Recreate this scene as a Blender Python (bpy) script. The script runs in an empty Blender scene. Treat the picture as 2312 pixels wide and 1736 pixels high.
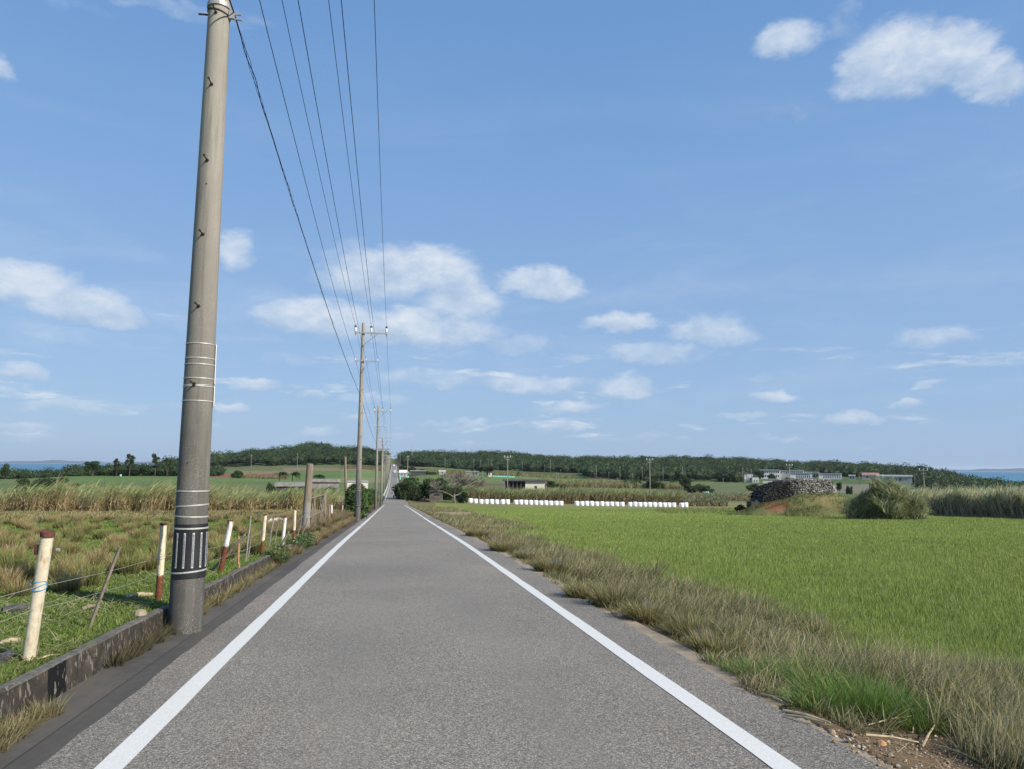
import bpy, math, random
import numpy as np
from math import sin, cos, tan, radians, pi, atan2, sqrt
from mathutils import Matrix, Vector

# ------------------------------------------------------------------ camera, sky, sun, exposure
scene = bpy.context.scene
C = scene.collection
rng = np.random.default_rng(7)
random.seed(7)
F = 1650.0                     # focal length in photograph pixels (2312 wide)
YAW, PITCH, ROLL, CAMH = radians(9.1), radians(6.25), radians(0.47), 1.6
FWD = np.array([sin(YAW)*cos(PITCH), cos(YAW)*cos(PITCH), sin(PITCH)])
_R = np.array([cos(YAW), -sin(YAW), 0.0]); _U = np.cross(_R, FWD)
RGT = cos(ROLL)*_R + sin(ROLL)*_U
UPV = -sin(ROLL)*_R + cos(ROLL)*_U
CAM = np.array([0, 0, CAMH])
cd = bpy.data.cameras.new('camera'); cam = bpy.data.objects.new('camera', cd); C.objects.link(cam)
cd.sensor_width = 36; cd.lens = 36*F/2312; cd.clip_start = 0.1; cd.clip_end = 40000
M = Matrix.Identity(4)
for i in range(3):
    M[i][0] = RGT[i]; M[i][1] = UPV[i]; M[i][2] = -FWD[i]; M[i][3] = CAM[i]
cam.matrix_world = M
scene.camera = cam
scene.view_settings.view_transform = 'Standard'; scene.view_settings.look = 'None'
scene.view_settings.gamma = 1; scene.view_settings.exposure = 0.35
SUN_AZ, SUN_EL = radians(180-46), radians(34)    # azimuth clockwise from +y (road direction)
sdir = Vector((sin(SUN_AZ)*cos(SUN_EL), cos(SUN_AZ)*cos(SUN_EL), sin(SUN_EL)))
sl = bpy.data.lights.new('sun', 'SUN'); sl.energy = 5.0; sl.angle = radians(0.53); sl.color = (1.0, 0.93, 0.79)
so = bpy.data.objects.new('sun', sl); C.objects.link(so)
so.rotation_euler = sdir.to_track_quat('Z', 'Y').to_euler()

def ray(px, py):
    d = FWD + RGT*(px-1156)/F - UPV*(py-868)/F
    return d
def elaz(px, py):
    d = ray(px, py); return atan2(d[0], d[1]), math.atan2(d[2], math.hypot(d[0], d[1]))

world = bpy.data.worlds.new('World'); scene.world = world; world.use_nodes = True
nt = world.node_tree; nt.nodes.clear()
class NB:
    """small node builder"""
    def __init__(s, tree): s.t = tree; s.n = tree.nodes; s.l = tree.links
    def _set(s, sock, v):
        if isinstance(v, bpy.types.NodeSocket): s.l.new(v, sock)
        elif v is not None:
            if hasattr(sock.default_value, '__len__') and not hasattr(v, '__len__'): v = (v,)*len(sock.default_value)
            if hasattr(v, '__len__') and len(v) == 3 and len(sock.default_value) == 4: v = (*v, 1)
            sock.default_value = v
    def node(s, typ, ins={}, **props):
        n = s.n.new(typ)
        for k, v in props.items(): setattr(n, k, v)
        for k, v in ins.items(): s._set(n.inputs[k], v)
        return n
    def m(s, op, a, b=0.0, c=0.0, clamp=False):
        n = s.n.new('ShaderNodeMath'); n.operation = op; n.use_clamp = clamp
        s._set(n.inputs[0], a); s._set(n.inputs[1], b)
        if op in ('MULTIPLY_ADD', 'SMOOTH_MIN', 'SMOOTH_MAX'): s._set(n.inputs[2], c)
        return n.outputs[0]
    def mr(s, v, a, b, c=0.0, d=1.0, smooth=True):
        n = s.n.new('ShaderNodeMapRange'); n.interpolation_type = 'SMOOTHSTEP' if smooth else 'LINEAR'
        for k, x in zip((0, 1, 2, 3, 4), (v, a, b, c, d)): s._set(n.inputs[k], x)
        return n.outputs[0]
    def mix(s, f, a, b, mode='MIX'):
        n = s.n.new('ShaderNodeMix'); n.data_type = 'RGBA'; n.blend_type = mode
        s._set(n.inputs[0], f); s._set(n.inputs[6], a); s._set(n.inputs[7], b); return n.outputs[2]
    def noise(s, vec, scale, detail=3, rough=0.55, dist=0.0, col=False):
        n = s.n.new('ShaderNodeTexNoise'); s._set(n.inputs['Vector'], vec)
        n.inputs['Scale'].default_value = scale; n.inputs['Detail'].default_value = detail
        n.inputs['Roughness'].default_value = rough; n.inputs['Distortion'].default_value = dist
        return n.outputs[1 if col else 0]
    def vor(s, vec, scale, out=0, feature='F1', rnd=1.0):
        n = s.n.new('ShaderNodeTexVoronoi'); s._set(n.inputs['Vector'], vec); n.feature = feature
        n.inputs['Scale'].default_value = scale
        n.inputs['Randomness'].default_value = rnd
        return n.outputs[out]
    def ramp(s, f, stops):
        n = s.n.new('ShaderNodeValToRGB'); s._set(n.inputs[0], f); cr = n.color_ramp
        while len(cr.elements) < len(stops): cr.elements.new(0.5)
        for e, (p, c) in zip(cr.elements, stops): e.position = p; e.color = (*c, 1) if len(c) == 3 else c
        return n.outputs[0]
    def scale(s, vec, sc):
        n = s.n.new('ShaderNodeVectorMath'); n.operation = 'MULTIPLY'; s._set(n.inputs[0], vec); n.inputs[1].default_value = sc; return n.outputs[0]

W = NB(nt)
sky = W.node('ShaderNodeTexSky', sky_type='NISHITA', sun_disc=False, sun_elevation=SUN_EL, sun_rotation=SUN_AZ,
             altitude=0, air_density=1.0, dust_density=0.8, ozone_density=2.2)
tc = W.node('ShaderNodeTexCoord').outputs['Generated']
sep = W.node('ShaderNodeSeparateXYZ', {0: tc}).outputs
az = W.m('ARCTAN2', sep[0], sep[1]); el = W.m('ARCSINE', sep[2])
comb = W.node('ShaderNodeCombineXYZ', {0: az, 1: W.m('MULTIPLY', el, 1.7), 2: 0.0}).outputs[0]
wn = W.node('ShaderNodeSeparateColor', {0: W.noise(comb, 9.0, 5, 0.62, 0.0, True)}).outputs
wn2 = W.node('ShaderNodeSeparateColor', {0: W.noise(comb, 38.0, 4, 0.6, 0.0, True)}).outputs
def warp(v, a, b, s1, s2): return W.m('ADD', v, W.m('ADD', W.m('MULTIPLY', W.m('SUBTRACT', a, 0.5), s1), W.m('MULTIPLY', W.m('SUBTRACT', b, 0.5), s2)))
azw = warp(az, wn[0], wn2[0], 0.062, 0.024); elw = warp(el, wn[1], wn2[1], 0.036, 0.018)
# clouds as they stand in the sky: x, y, half width, half height (photo pixels at 2212 wide), strength
CL = [(830,605,130,62,1.0),(935,595,100,65,1.0),(1000,655,95,48,.95),(690,690,135,45,.95),(880,715,190,50,1.0),(960,765,60,16,.5),(1120,745,70,28,.6),(760,560,70,40,.45),
      (1125,606,52,32,.95),(1185,622,62,42,1.0),(1335,700,75,28,.95),(1535,722,90,38,.75),(1410,772,100,30,.75),(1700,95,78,48,.85),(1825,60,40,50,.4),(1935,128,120,75,1.0),(2055,118,95,66,1.0),(1870,140,60,40,.9),(2120,160,80,50,.9),
      (1880,190,90,40,.75),(1975,175,95,50,.9),(2175,190,80,55,.9),(1700,260,70,26,.3),(2015,728,100,24,.6),(1665,857,46,15,.9),(2000,828,34,13,.7),(1960,869,40,13,.7),(1850,905,72,16,.65),
      (1605,903,55,11,.6),(1150,832,130,24,.8),(920,818,110,24,.6),(1348,845,58,32,.9),(1235,880,68,16,.8),(1020,915,40,11,.6),(1190,921,62,12,.7),(1300,940,60,9,.4),(1410,942,50,8,.4),
      (50,615,115,55,1.0),(160,665,120,40,.95),(260,690,60,28,.9),(130,728,85,22,.5),(5,150,42,34,.8),(510,550,44,50,.8),(375,700,40,20,.3),(40,806,55,22,.85),(552,836,48,16,.85),
      (668,856,38,12,.7),(500,881,38,13,.75),(150,873,110,18,.65),(30,925,120,14,.45),(690,932,50,10,.5),(620,775,65,20,.45),(750,790,60,22,.35),(350,880,60,10,.35),(820,862,80,16,.55),
      (330,5,260,26,.45),(180,10,80,30,.3),(950,918,60,10,.4),(1670,812,60,14,.35),(860,940,50,9,.4),(1690,950,60,8,.35),(450,915,40,8,.4)]
acc = accy = accs = None
for (x, y, hw, hh, st) in CL:
    k = 2312/2212
    a0, e0 = elaz(x*k, y*k)
    a1, _ = elaz((x+hw)*k, y*k); _, e1 = elaz(x*k, (y-hh)*k)
    dx = W.m('DIVIDE', W.m('SUBTRACT', azw, a0), (a1-a0)*1.12)
    dy = W.m('DIVIDE', W.m('SUBTRACT', elw, e0), (e1-e0)*1.12)
    dyy = W.m('MULTIPLY', dy, W.m('MULTIPLY_ADD', W.m('LESS_THAN', dy, 0.0), 0.45, 1.0))
    r2 = W.m('ADD', W.m('MULTIPLY', dx, dx), W.m('MULTIPLY', dyy, dyy))
    v = W.m('MULTIPLY', W.mr(r2, 1.75, 0.0), st)
    wy = W.m('MULTIPLY', v, dy)
    accy = wy if accy is None else W.m('ADD', accy, wy); accs = v if accs is None else W.m('ADD', accs, v)
    acc = v if acc is None else W.m('SMOOTH_MAX', acc, v, 0.12)
# thin streaky veil and small fair-weather scraps low over the horizon
comb2 = W.node('ShaderNodeCombineXYZ', {0: az, 1: W.m('MULTIPLY', el, 6.5), 2: 3.7}).outputs[0]
scr = W.mr(W.noise(comb2, 7.0, 7, 0.6, 0.3), 0.50, 0.72)
low = W.m('MULTIPLY', W.mr(el, 0.008, 0.04), W.mr(el, 0.27, 0.10))
acc = W.m('SMOOTH_MAX', acc, W.m('MULTIPLY', W.m('MULTIPLY', scr, low), 0.9), 0.1)
comb3 = W.node('ShaderNodeCombineXYZ', {0: W.m('MULTIPLY', az, 0.9), 1: W.m('MULTIPLY', el, 4.0), 2: 9.1}).outputs[0]
veil = W.m('MULTIPLY', W.mr(W.noise(comb3, 2.6, 6, 0.62, 0.8), 0.42, 0.75), W.m('MULTIPLY', W.mr(el, 0.02, 0.10), W.mr(el, 0.60, 0.20)))
det = W.noise(comb, 24.0, 9, 0.64, 0.25)
dens = W.mr(W.m('ADD', acc, W.m('MULTIPLY', W.m('SUBTRACT', det, 0.5), 0.95)), 0.10, 1.20)
dens = W.m('MULTIPLY', dens, W.mr(acc, 0.02, 0.25))
dens = W.m('MAXIMUM', W.m('MULTIPLY', dens, 0.90), W.m('MULTIPLY', veil, 0.20))
rel = W.m('DIVIDE', accy, W.m('MAXIMUM', accs, 0.05))
cl_n = W.noise(W.node('ShaderNodeVectorMath', {0: comb, 1: (0.004, -0.012, 0)}, operation='ADD').outputs[0], 20.0, 6, 0.62)
ccol = W.ramp(W.m('ADD', W.m('MULTIPLY', rel, 0.30), cl_n), [(0.28, (3.5, 4.45, 5.75)), (0.5, (4.7, 5.5, 6.5)), (0.75, (6.4, 6.75, 7.2))])
# broad haze low over the sea whitens the sky
hz = W.mr(el, 0.50, -0.02, 0.0, 0.25)
hzr = W.m('MULTIPLY', W.mr(az, 0.15, 0.95, 0.0, 0.22), W.mr(el, 0.75, 0.1))
skyc = W.mix(W.m('ADD', hz, hzr, clamp=True), sky.outputs[0], (3.0, 4.1, 5.9))
skyc = W.mix(0.8, skyc, W.ramp(W.m('DIVIDE', el, 0.6), [(0.0, (2.75, 3.95, 5.75)), (0.145, (2.5, 3.85, 5.95)), (0.59, (1.78, 3.25, 5.85)), (0.95, (1.32, 2.78, 5.5))]))
cloudy = W.mix(dens, skyc, ccol)
bg = W.node('ShaderNodeBackground', {'Color': cloudy, 'Strength': 0.1})
out = W.node('ShaderNodeOutputWorld', {'Surface': bg.outputs[0]})
world.cycles.sampling_method = 'MANUAL'; world.cycles.sample_map_resolution = 512
scene.cycles.max_bounces = 4; scene.cycles.diffuse_bounces = 2; scene.cycles.glossy_bounces = 2
scene.cycles.transmission_bounces = 3; scene.cycles.transparent_max_bounces = 4

# ------------------------------------------------------------------ terrain
_ky = np.array([-80, 0, 10.3, 24.3, 48, 100, 146, 153, 160, 175, 240, 309, 400, 500, 600, 750, 900, 1100, 1500, 4000.])
_kz = np.array([2.9, 0, -.40, -.94, -2.03, -4.3, -6.4, -6.55, -6.3, -6.35, -7.2, -7.8, -6.9, -4.6, 0.4, 5, 9, 10, 5, -30.])
_yy = np.arange(-80, 2000, 1.0); _zz = np.interp(_yy, _ky, _kz)
for w in (7, 7): _zz = np.convolve(np.pad(_zz, w//2, mode='edge'), np.ones(w)/w, 'valid')
def zroad(y): return np.interp(y, _yy, _zz)
_d = np.array([150, 200, 300, 400, 500, 600, 750, 900, 1100, 1500, 4000.])
_TAB = {-600: (-6,-6,-8,-11,-15,-20,-22,-25,-30), 0: (-5.5,-5,-6.5,-11,-16,-21,-24,-25,-30), 200: (-5.5,-5,-5,-8,-14,-20,-24,-25,-30),
 400: (-5.5,-5,-5,-5.5,-5,-3,-6,-12,-25), 480: (-5.5,-5.2,-5,-4.5,-2.5,1.5,2,0,-20), 600: (-5.8,-5.8,-5,-4,-1,6.5,8.5,5,-10),
 710: (-6,-6.3,-5.5,-4,0,12,17.5,12,-5), 800: (-6.3,-6.8,-5.5,-3,.5,9,11,8,0), 888: (-6.6,-7.8,-6.9,-4.6,.4,5,9,10,5), 950: (-7,-7.5,-6.3,-4,0,5,9,10,5),
 1100: (-8.0,-8,-6.5,-5,-2.5,4,9.5,10,5), 1300: (-8.3,-8.3,-7.5,-6.5,-4.5,0,4,5,0), 1500: (-8.4,-8.6,-8.3,-7.5,-6,-1,5,6,0),
 1700: (-8.2,-8.6,-8.6,-8,-6,-2,2,3,-3), 1850: (-7.6,-8.5,-8.5,-8,-5.5,-2,-1,0,-5), 1960: (-7.2,-8.5,-8.8,-8,-6,-4,-4,-4,-10),
 2080: (-7.2,-8.5,-9.5,-9,-8,-7,-8,-9,-15), 2208: (-7.2,-8.5,-9.5,-11,-12,-14,-18,-22,-28), 2312: (-7.2,-9,-10,-12,-14,-18,-22,-25,-30), 2900: (-7,-9,-10,-12,-14,-18,-22,-25,-30)}
_az = np.array([elaz(p, 1046)[0] for p in _TAB]); _tz = np.array([(v[0],)+v+(-40,) for v in _TAB.values()], float)
def T(x, y):
    """ground height"""
    x = np.asarray(x, float); y = np.asarray(y, float)
    r = np.hypot(x, y); a = np.arctan2(x, y)
    cross = np.interp(x, [-40, -8, -2.75, -2.62, -2.0, 2.9, 3.15, 3.6, 4.6, 5.2, 40], [.15, .2, .22, 0, 0, 0, -.03, -.13, -.22, -.33, -.36])
    near = zroad(y) + cross
    ai = np.interp(a, _az, np.arange(len(_az))); i0 = np.clip(ai.astype(int), 0, len(_az)-2); fa = ai-i0; fa = fa*fa*(3-2*fa)
    di = np.interp(r, _d, np.arange(len(_d))); j0 = np.clip(di.astype(int), 0, len(_d)-2); fd = di-j0; fd = fd*fd*(3-2*fd)*.5+fd*.5
    far = (_tz[i0, j0]*(1-fa)+_tz[i0+1, j0]*fa)*(1-fd) + (_tz[i0, j0+1]*(1-fa)+_tz[i0+1, j0+1]*fa)*fd
    far = far + 0.5*np.sin(x*.021+1)*np.sin(y*.017)*np.clip((r-200)/200, 0, 1)
    w = np.clip((r-135)/60, 0, 1); w = w*w*(3-2*w)
    z = near*(1-w) + far*w
    wr = np.clip((np.abs(x-.4)-6)/16, 0, 1); wr = wr*wr*(3-2*wr)
    z = (zroad(y)+cross*np.clip((400-y)/300, 0, 1)*.6)*(1-wr)*w + z*(1-(1-wr)*w)
    # earth mound under the stone tumulus
    q = ((x-MND[0])*cos(MND[4])+(y-MND[1])*sin(MND[4]))/MND[2]; p = (-(x-MND[0])*sin(MND[4])+(y-MND[1])*cos(MND[4]))/MND[3]
    rr = np.sqrt(q*q+p*p); z = z + 2.2*np.clip(1.25*(1.0-rr), 0, 1)**0.9*(1+.06*np.sin(x*1.3)*np.sin(y*1.1))
    return z
MND = (45.6, 74.2, 8.6, 7.5, -0.55)
def hit(px, py, zoff=0.0):
    d = ray(px, py); d = d/np.linalg.norm(d)
    t = np.geomspace(2.5, 3000, 6000); P = CAM + t[:, None]*d
    g = P[:, 2]-T(P[:, 0], P[:, 1])-zoff
    k = np.argmax(g < 0)
    if g[k] >= 0: k = len(t)-1
    if k > 0:
        f = g[k-1]/(g[k-1]-g[k]+1e-9); p = P[k-1]+(P[k]-P[k-1])*f
    else: p = P[0]
    return np.array([p[0], p[1], float(T(p[0], p[1]))])
def atd(px, dist):
    """ground point in the direction of a photo column at a given distance"""
    a, _ = elaz(px, 1047); x, y = dist*sin(a), dist*cos(a)
    return np.array([x, y, float(T(x, y))])
def depth(P): return float((np.asarray(P)-CAM)@FWD)
def ptd(px, py, dep): return CAM + dep*ray(px, py)
def proj(P):
    v = np.asarray(P)-CAM; d = v@FWD
    return 1156+F*(v@RGT)/d, 868-F*(v@UPV)/d

# ------------------------------------------------------------------ mesh + object helpers
def mesh_np(name, verts, faces, mat=None, cols=None, smooth=False, mats=None, midx=None):
    """verts (n,3); faces: list of int arrays (m,k)"""
    me = bpy.data.meshes.new(name); verts = np.asarray(verts, np.float32).reshape(-1, 3)
    if not isinstance(faces, list): faces = [faces]
    faces = [np.asarray(f, np.int32) for f in faces if len(f)]
    nl = sum(f.size for f in faces); nf = sum(len(f) for f in faces)
    me.vertices.add(len(verts)); me.vertices.foreach_set('co', verts.ravel())
    me.loops.add(nl); me.loops.foreach_set('vertex_index', np.concatenate([f.ravel() for f in faces]))
    tot = np.concatenate([np.full(len(f), f.shape[1], np.int32) for f in faces]); st = np.concatenate([[0], np.cumsum(tot)[:-1]]).astype(np.int32)
    me.polygons.add(nf); me.polygons.foreach_set('loop_start', st); me.polygons.foreach_set('loop_total', tot)
    me.polygons.foreach_set('use_smooth', np.full(nf, bool(smooth)))
    if cols is not None:
        a = me.color_attributes.new('col', 'FLOAT_COLOR', 'POINT'); c = np.ones((len(verts), 4), np.float32); c[:, :3] = cols
        a.data.foreach_set('color', c.ravel())
    if mats:
        for m_ in mats: me.materials.append(m_)
        if midx is not None: me.polygons.foreach_set('material_index', np.asarray(midx, np.int32))
    elif mat: me.materials.append(mat)
    me.update(calc_edges=True); me.validate()
    return me
def link(name, data, parent=None, loc=None):
    o = bpy.data.objects.new(name, data); C.objects.link(o)
    if parent is not None: o.parent = parent
    if loc is not None: o.location = loc
    return o
def tag(o, label, cat, group=None, kind=None):
    if label: o['label'] = label
    if cat: o['category'] = cat
    if group: o['group'] = group
    if kind: o['kind'] = kind
    return o
def thing(name, label, cat, loc=(0, 0, 0), rz=0, group=None):
    o = bpy.data.objects.new(name, None); C.objects.link(o); o.empty_display_size = .2
    o.location = loc; o.rotation_euler = (0, 0, rz); return tag(o, label, cat, group)
def copy_tree(o, label=None, loc=None, rz=None, sc=None, group=None):
    r = o.copy(); C.objects.link(r)
    for ch in o.children:
        c = ch.copy(); C.objects.link(c); c.parent = r
        for g in ch.children:
            e = g.copy(); C.objects.link(e); e.parent = c
    if label: r['label'] = label
    if group: r['group'] = group
    if loc is not None: r.location = loc
    if rz is not None: r.rotation_euler = (0, 0, rz)
    if sc is not None: r.scale = sc if hasattr(sc, '__len__') else (sc,)*3
    return r
class MB:
    def __init__(s): s.v = []; s.f = {}; s.n = 0
    def add(s, v, f):
        v = np.asarray(v, float)
        for face in f: s.f.setdefault(len(face), []).append([i+s.n for i in face])
        s.v.append(v); s.n += len(v); return s
    def box(s, x0, x1, y0, y1, z0, z1, rz=0, piv=(0, 0), taper=1.0):
        v = np.array([(x0,y0,z0),(x1,y0,z0),(x1,y1,z0),(x0,y1,z0),(x0,y0,z1),(x1,y0,z1),(x1,y1,z1),(x0,y1,z1)], float)
        if taper != 1:
            cx, cy = (x0+x1)/2, (y0+y1)/2; v[4:, 0] = cx+(v[4:, 0]-cx)*taper; v[4:, 1] = cy+(v[4:, 1]-cy)*taper
        if rz:
            c, q = cos(rz), sin(rz); X = v[:, 0]-piv[0]; Y = v[:, 1]-piv[1]; v[:, 0] = piv[0]+c*X-q*Y; v[:, 1] = piv[1]+q*X+c*Y
        return s.add(v, [(0,3,2,1),(4,5,6,7),(0,1,5,4),(1,2,6,5),(2,3,7,6),(3,0,4,7)])
    def tube(s, pts, rad, n=8, cap=True, jit=0):
        pts = np.asarray(pts, float); k = len(pts); rad = np.broadcast_to(rad, (k,))
        tn = np.gradient(pts, axis=0); tn /= np.linalg.norm(tn, axis=1)[:, None]+1e-9
        ref = np.array([0, 0, 1.]) if abs(tn[0, 2]) < .9 else np.array([1., 0, 0])
        V = []
        for i in range(k):
            a = np.cross(tn[i], ref); a /= np.linalg.norm(a)+1e-9; b = np.cross(tn[i], a)
            th = np.linspace(0, 2*pi, n, endpoint=False); rr = rad[i]*(1+jit*rng.uniform(-1, 1, n))
            V.append(pts[i]+(np.cos(th)*rr)[:, None]*a+(np.sin(th)*rr)[:, None]*b)
        f = [(i*n+j, i*n+(j+1) % n, (i+1)*n+(j+1) % n, (i+1)*n+j) for i in range(k-1) for j in range(n)]
        f = [q[::-1] for q in f]
        if cap: f += [tuple(range(n)), tuple(range((k-1)*n, k*n))[::-1]]
        return s.add(np.concatenate(V), f)
    def lathe(s, prof, n=24, c=(0, 0, 0)):
        th = np.linspace(0, 2*pi, n, endpoint=False)
        V = np.concatenate([np.stack([c[0]+r*np.cos(th), c[1]+r*np.sin(th), np.full(n, c[2]+z)], 1) for r, z in prof]); k = len(prof)
        f = [(i*n+j, i*n+(j+1) % n, (i+1)*n+(j+1) % n, (i+1)*n+j) for i in range(k-1) for j in range(n)]
        f += [tuple(range(n))[::-1], tuple(range((k-1)*n, k*n))]
        return s.add(V, f)
    def data(s, name, mat, smooth=False):
        return mesh_np(name, np.concatenate(s.v), [np.array(a) for a in s.f.values()], mat, smooth=smooth)
    def build(s, name, mat, parent=None, smooth=False, loc=None):
        return link(name, s.data(name, mat, smooth), parent, loc)
def smooth_angle(o, deg=40):
    me = o.data; me.polygons.foreach_set('use_smooth', np.ones(len(me.polygons), bool))
    try: me.set_sharp_from_angle(angle=radians(deg))
    except Exception: pass
    return o
ORD = ['first','second','third','fourth','fifth','sixth','seventh','eighth','ninth','tenth','eleventh','twelfth','thirteenth','fourteenth','fifteenth','sixteenth','seventeenth','eighteenth','nineteenth','twentieth']
ORD += ['twenty-'+o for o in ORD[:9]]+['thirtieth']+['thirty-'+o for o in ORD[:9]]+['fortieth']

# ------------------------------------------------------------------ materials
def mat(name, fn, rough=0.9, spec=0.3, metal=0.0):
    m = bpy.data.materials.new(name); m.use_nodes = True; t = m.node_tree; t.nodes.clear(); N = NB(t)
    p = N.node('ShaderNodeBsdfPrincipled', {'Roughness': rough, 'Metallic': metal, 'Specular IOR Level': spec})
    o = N.node('ShaderNodeOutputMaterial', {'Surface': p.outputs[0]})
    r = fn(N, p)
    if r is not None: N._set(p.inputs['Base Color'], r)
    return m
def obc(N): return N.node('ShaderNodeTexCoord').outputs['Object']
def bump(N, p, h, s=0.5, d=0.01):
    b = N.node('ShaderNodeBump', {'Height': h, 'Strength': s, 'Distance': d}); N.l.new(b.outputs[0], p.inputs['Normal'])
def flat(c, var=0.12, sc=6.0):
    def fn(N, p):
        n = N.noise(obc(N), sc, 4, 0.6)
        return N.mix(N.mr(n, .3, .7), tuple(x*(1-var) for x in c), tuple(x*(1+var) for x in c))
    return fn
def leafmat(name, tr=0.3, var=0.25):
    m = bpy.data.materials.new(name); m.use_nodes = True; t = m.node_tree; t.nodes.clear(); N = NB(t)
    c = N.node('ShaderNodeAttribute', attribute_name='col').outputs['Color']
    n = N.noise(N.node('ShaderNodeTexCoord').outputs['Object'], 1.3, 3, .6)
    c2 = N.mix(1.0, c, N.ramp(n, [(.3, (1-var,)*3), (.7, (1+var,)*3)]), 'MULTIPLY')
    d = N.node('ShaderNodeBsdfPrincipled', {'Base Color': c2, 'Roughness': .6, 'Specular IOR Level': .25})
    s = N.node('ShaderNodeBsdfTranslucent', {'Color': N.mix(1.0, c2, (1.15, 1.2, .6), 'MULTIPLY')})
    x = N.node('ShaderNodeMixShader', {0: tr, 1: d.outputs[0], 2: s.outputs[0]})
    N.node('ShaderNodeOutputMaterial', {'Surface': x.outputs[0]}); return m
M_leaf = leafmat('foliage'); M_blade = leafmat('grass_blade', .3, .12)
def f_ground(N, p):
    c = N.node('ShaderNodeAttribute', attribute_name='col').outputs['Color']; o = obc(N)
    a = N.noise(o, .12, 5, .6); b = N.noise(o, 2.2, 5, .7); d = N.noise(o, 30, 4, .7)
    f = N.m('ADD', N.m('ADD', N.m('MULTIPLY', a, .5), N.m('MULTIPLY', b, .5)), N.m('MULTIPLY', d, .6))
    bump(N, p, N.m('ADD', N.m('MULTIPLY', d, .3), b), .5, .06)
    return N.mix(1.0, c, N.ramp(f, [(.45, (.62, .62, .62)), (1.0, (1.35, 1.3, 1.25))]), 'MULTIPLY')
M_ground = mat('ground_soil', f_ground, 1.0, .1)
def f_asphalt(N, p):
    o = obc(N)
    v = N.vor(o, 150, 1); vs = N.node('ShaderNodeSeparateColor', {0: v}).outputs[0]
    v2 = N.node('ShaderNodeSeparateColor', {0: N.vor(o, 75, 1)}).outputs[1]
    base = N.ramp(vs, [(0, (.070, .063, .054)), (.4, (.143, .128, .109)), (.8, (.262, .236, .202)), (1, (.48, .44, .38))])
    base = N.mix(N.mr(v2, .84, .95, 0, .55), base, (.42, .375, .31))
    big = N.noise(o, .35, 5, .6); st = N.noise(N.scale(o, (1.6, .12, 1)), 1.0, 4, .6)
    base = N.mix(N.mr(st, .52, .72, 0, .5), base, N.mix(1.0, base, (1.10, .93, .88), 'MULTIPLY'))
    sx = N.node('ShaderNodeSeparateXYZ', {0: o}).outputs[0]
    # wheel tracks polished a little paler, edges a little darker
    tr = N.m('ADD', N.mr(N.m('ABSOLUTE', N.m('SUBTRACT', sx, -.35)), .5, .0), N.mr(N.m('ABSOLUTE', N.m('SUBTRACT', sx, 1.15)), .5, .0))
    base = N.mix(N.m('MULTIPLY', tr, .32), base, (.21, .192, .168))
    edge = N.m('MAXIMUM', N.mr(sx, -1.68, -1.72), N.mr(sx, 2.42, 2.5))
    base = N.mix(N.m('MULTIPLY', edge, .35), base, N.mix(1.0, base, (.82, .80, .80), 'MULTIPLY'))
    bump(N, p, N.m('ADD', vs, N.m('MULTIPLY', v2, .5)), .55, .006)
    return N.mix(1.0, base, N.ramp(big, [(.3, (.84, .84, .85)), (.7, (1.13, 1.11, 1.08))]), 'MULTIPLY')
M_asphalt = mat('asphalt', f_asphalt, .8, .35)
def f_paint(N, p):
    o = obc(N); w = N.vor(o, 90, 0); n = N.noise(o, 2.5, 5, .7); n2 = N.noise(o, 60, 3, .6)
    wear = N.m('MULTIPLY', N.mr(w, .17, .09), N.mr(n, .40, .60))
    bump(N, p, N.noise(o, 120, 2, .5), .3, .003)
    return N.mix(wear, N.mix(N.mr(n2, .35, .7), (.60, .585, .545), (.70, .685, .64)), (.14, .13, .12))
M_paint = mat('road_paint', f_paint, .55, .4)
def f_gutter(N, p):
    o = obc(N); a = N.noise(N.scale(o, (1, .35, 1)), 1.6, 6, .65, .5); b = N.noise(o, 9, 5, .7); c = N.noise(o, 90, 3, .6)
    col = N.ramp(a, [(.3, (.062, .057, .050)), (.5, (.092, .083, .072)), (.62, (.118, .096, .078)), (.75, (.10, .098, .092))])
    col = N.mix(N.mr(b, .45, .75, 0, .5), col, (.12, .115, .105)); col = N.mix(N.mr(c, .66, .74, 0, .35), col, (.28, .27, .25))
    gx = N.node('ShaderNodeSeparateXYZ', {0: o}).outputs[0]; col = N.mix(N.m('MULTIPLY', N.m('LESS_THAN', N.m('ABSOLUTE', N.m('SUBTRACT', gx, -2.23)), .007), .7), col, (.02, .019, .017)); col = N.mix(N.m('MULTIPLY', N.m('GREATER_THAN', gx, -2.23), .28), col, (.045, .042, .04)); bump(N, p, N.m('ADD', b, N.m('MULTIPLY', c, .4)), .4, .01); return col
M_gutter = mat('gutter_concrete', f_gutter, .9, .25)
def f_edge(N, p):
    o = obc(N); a = N.noise(o, 3, 6, .65); b = N.noise(o, 40, 4, .7)
    bump(N, p, b, .5, .01); return N.ramp(N.m('ADD', N.m('MULTIPLY', a, .7), N.m('MULTIPLY', b, .3)), [(.3, (.13, .10, .075)), (.5, (.29, .23, .165)), (.7, (.38, .32, .25))])
M_edge = mat('edge_concrete', f_edge, .95, .2)
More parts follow.
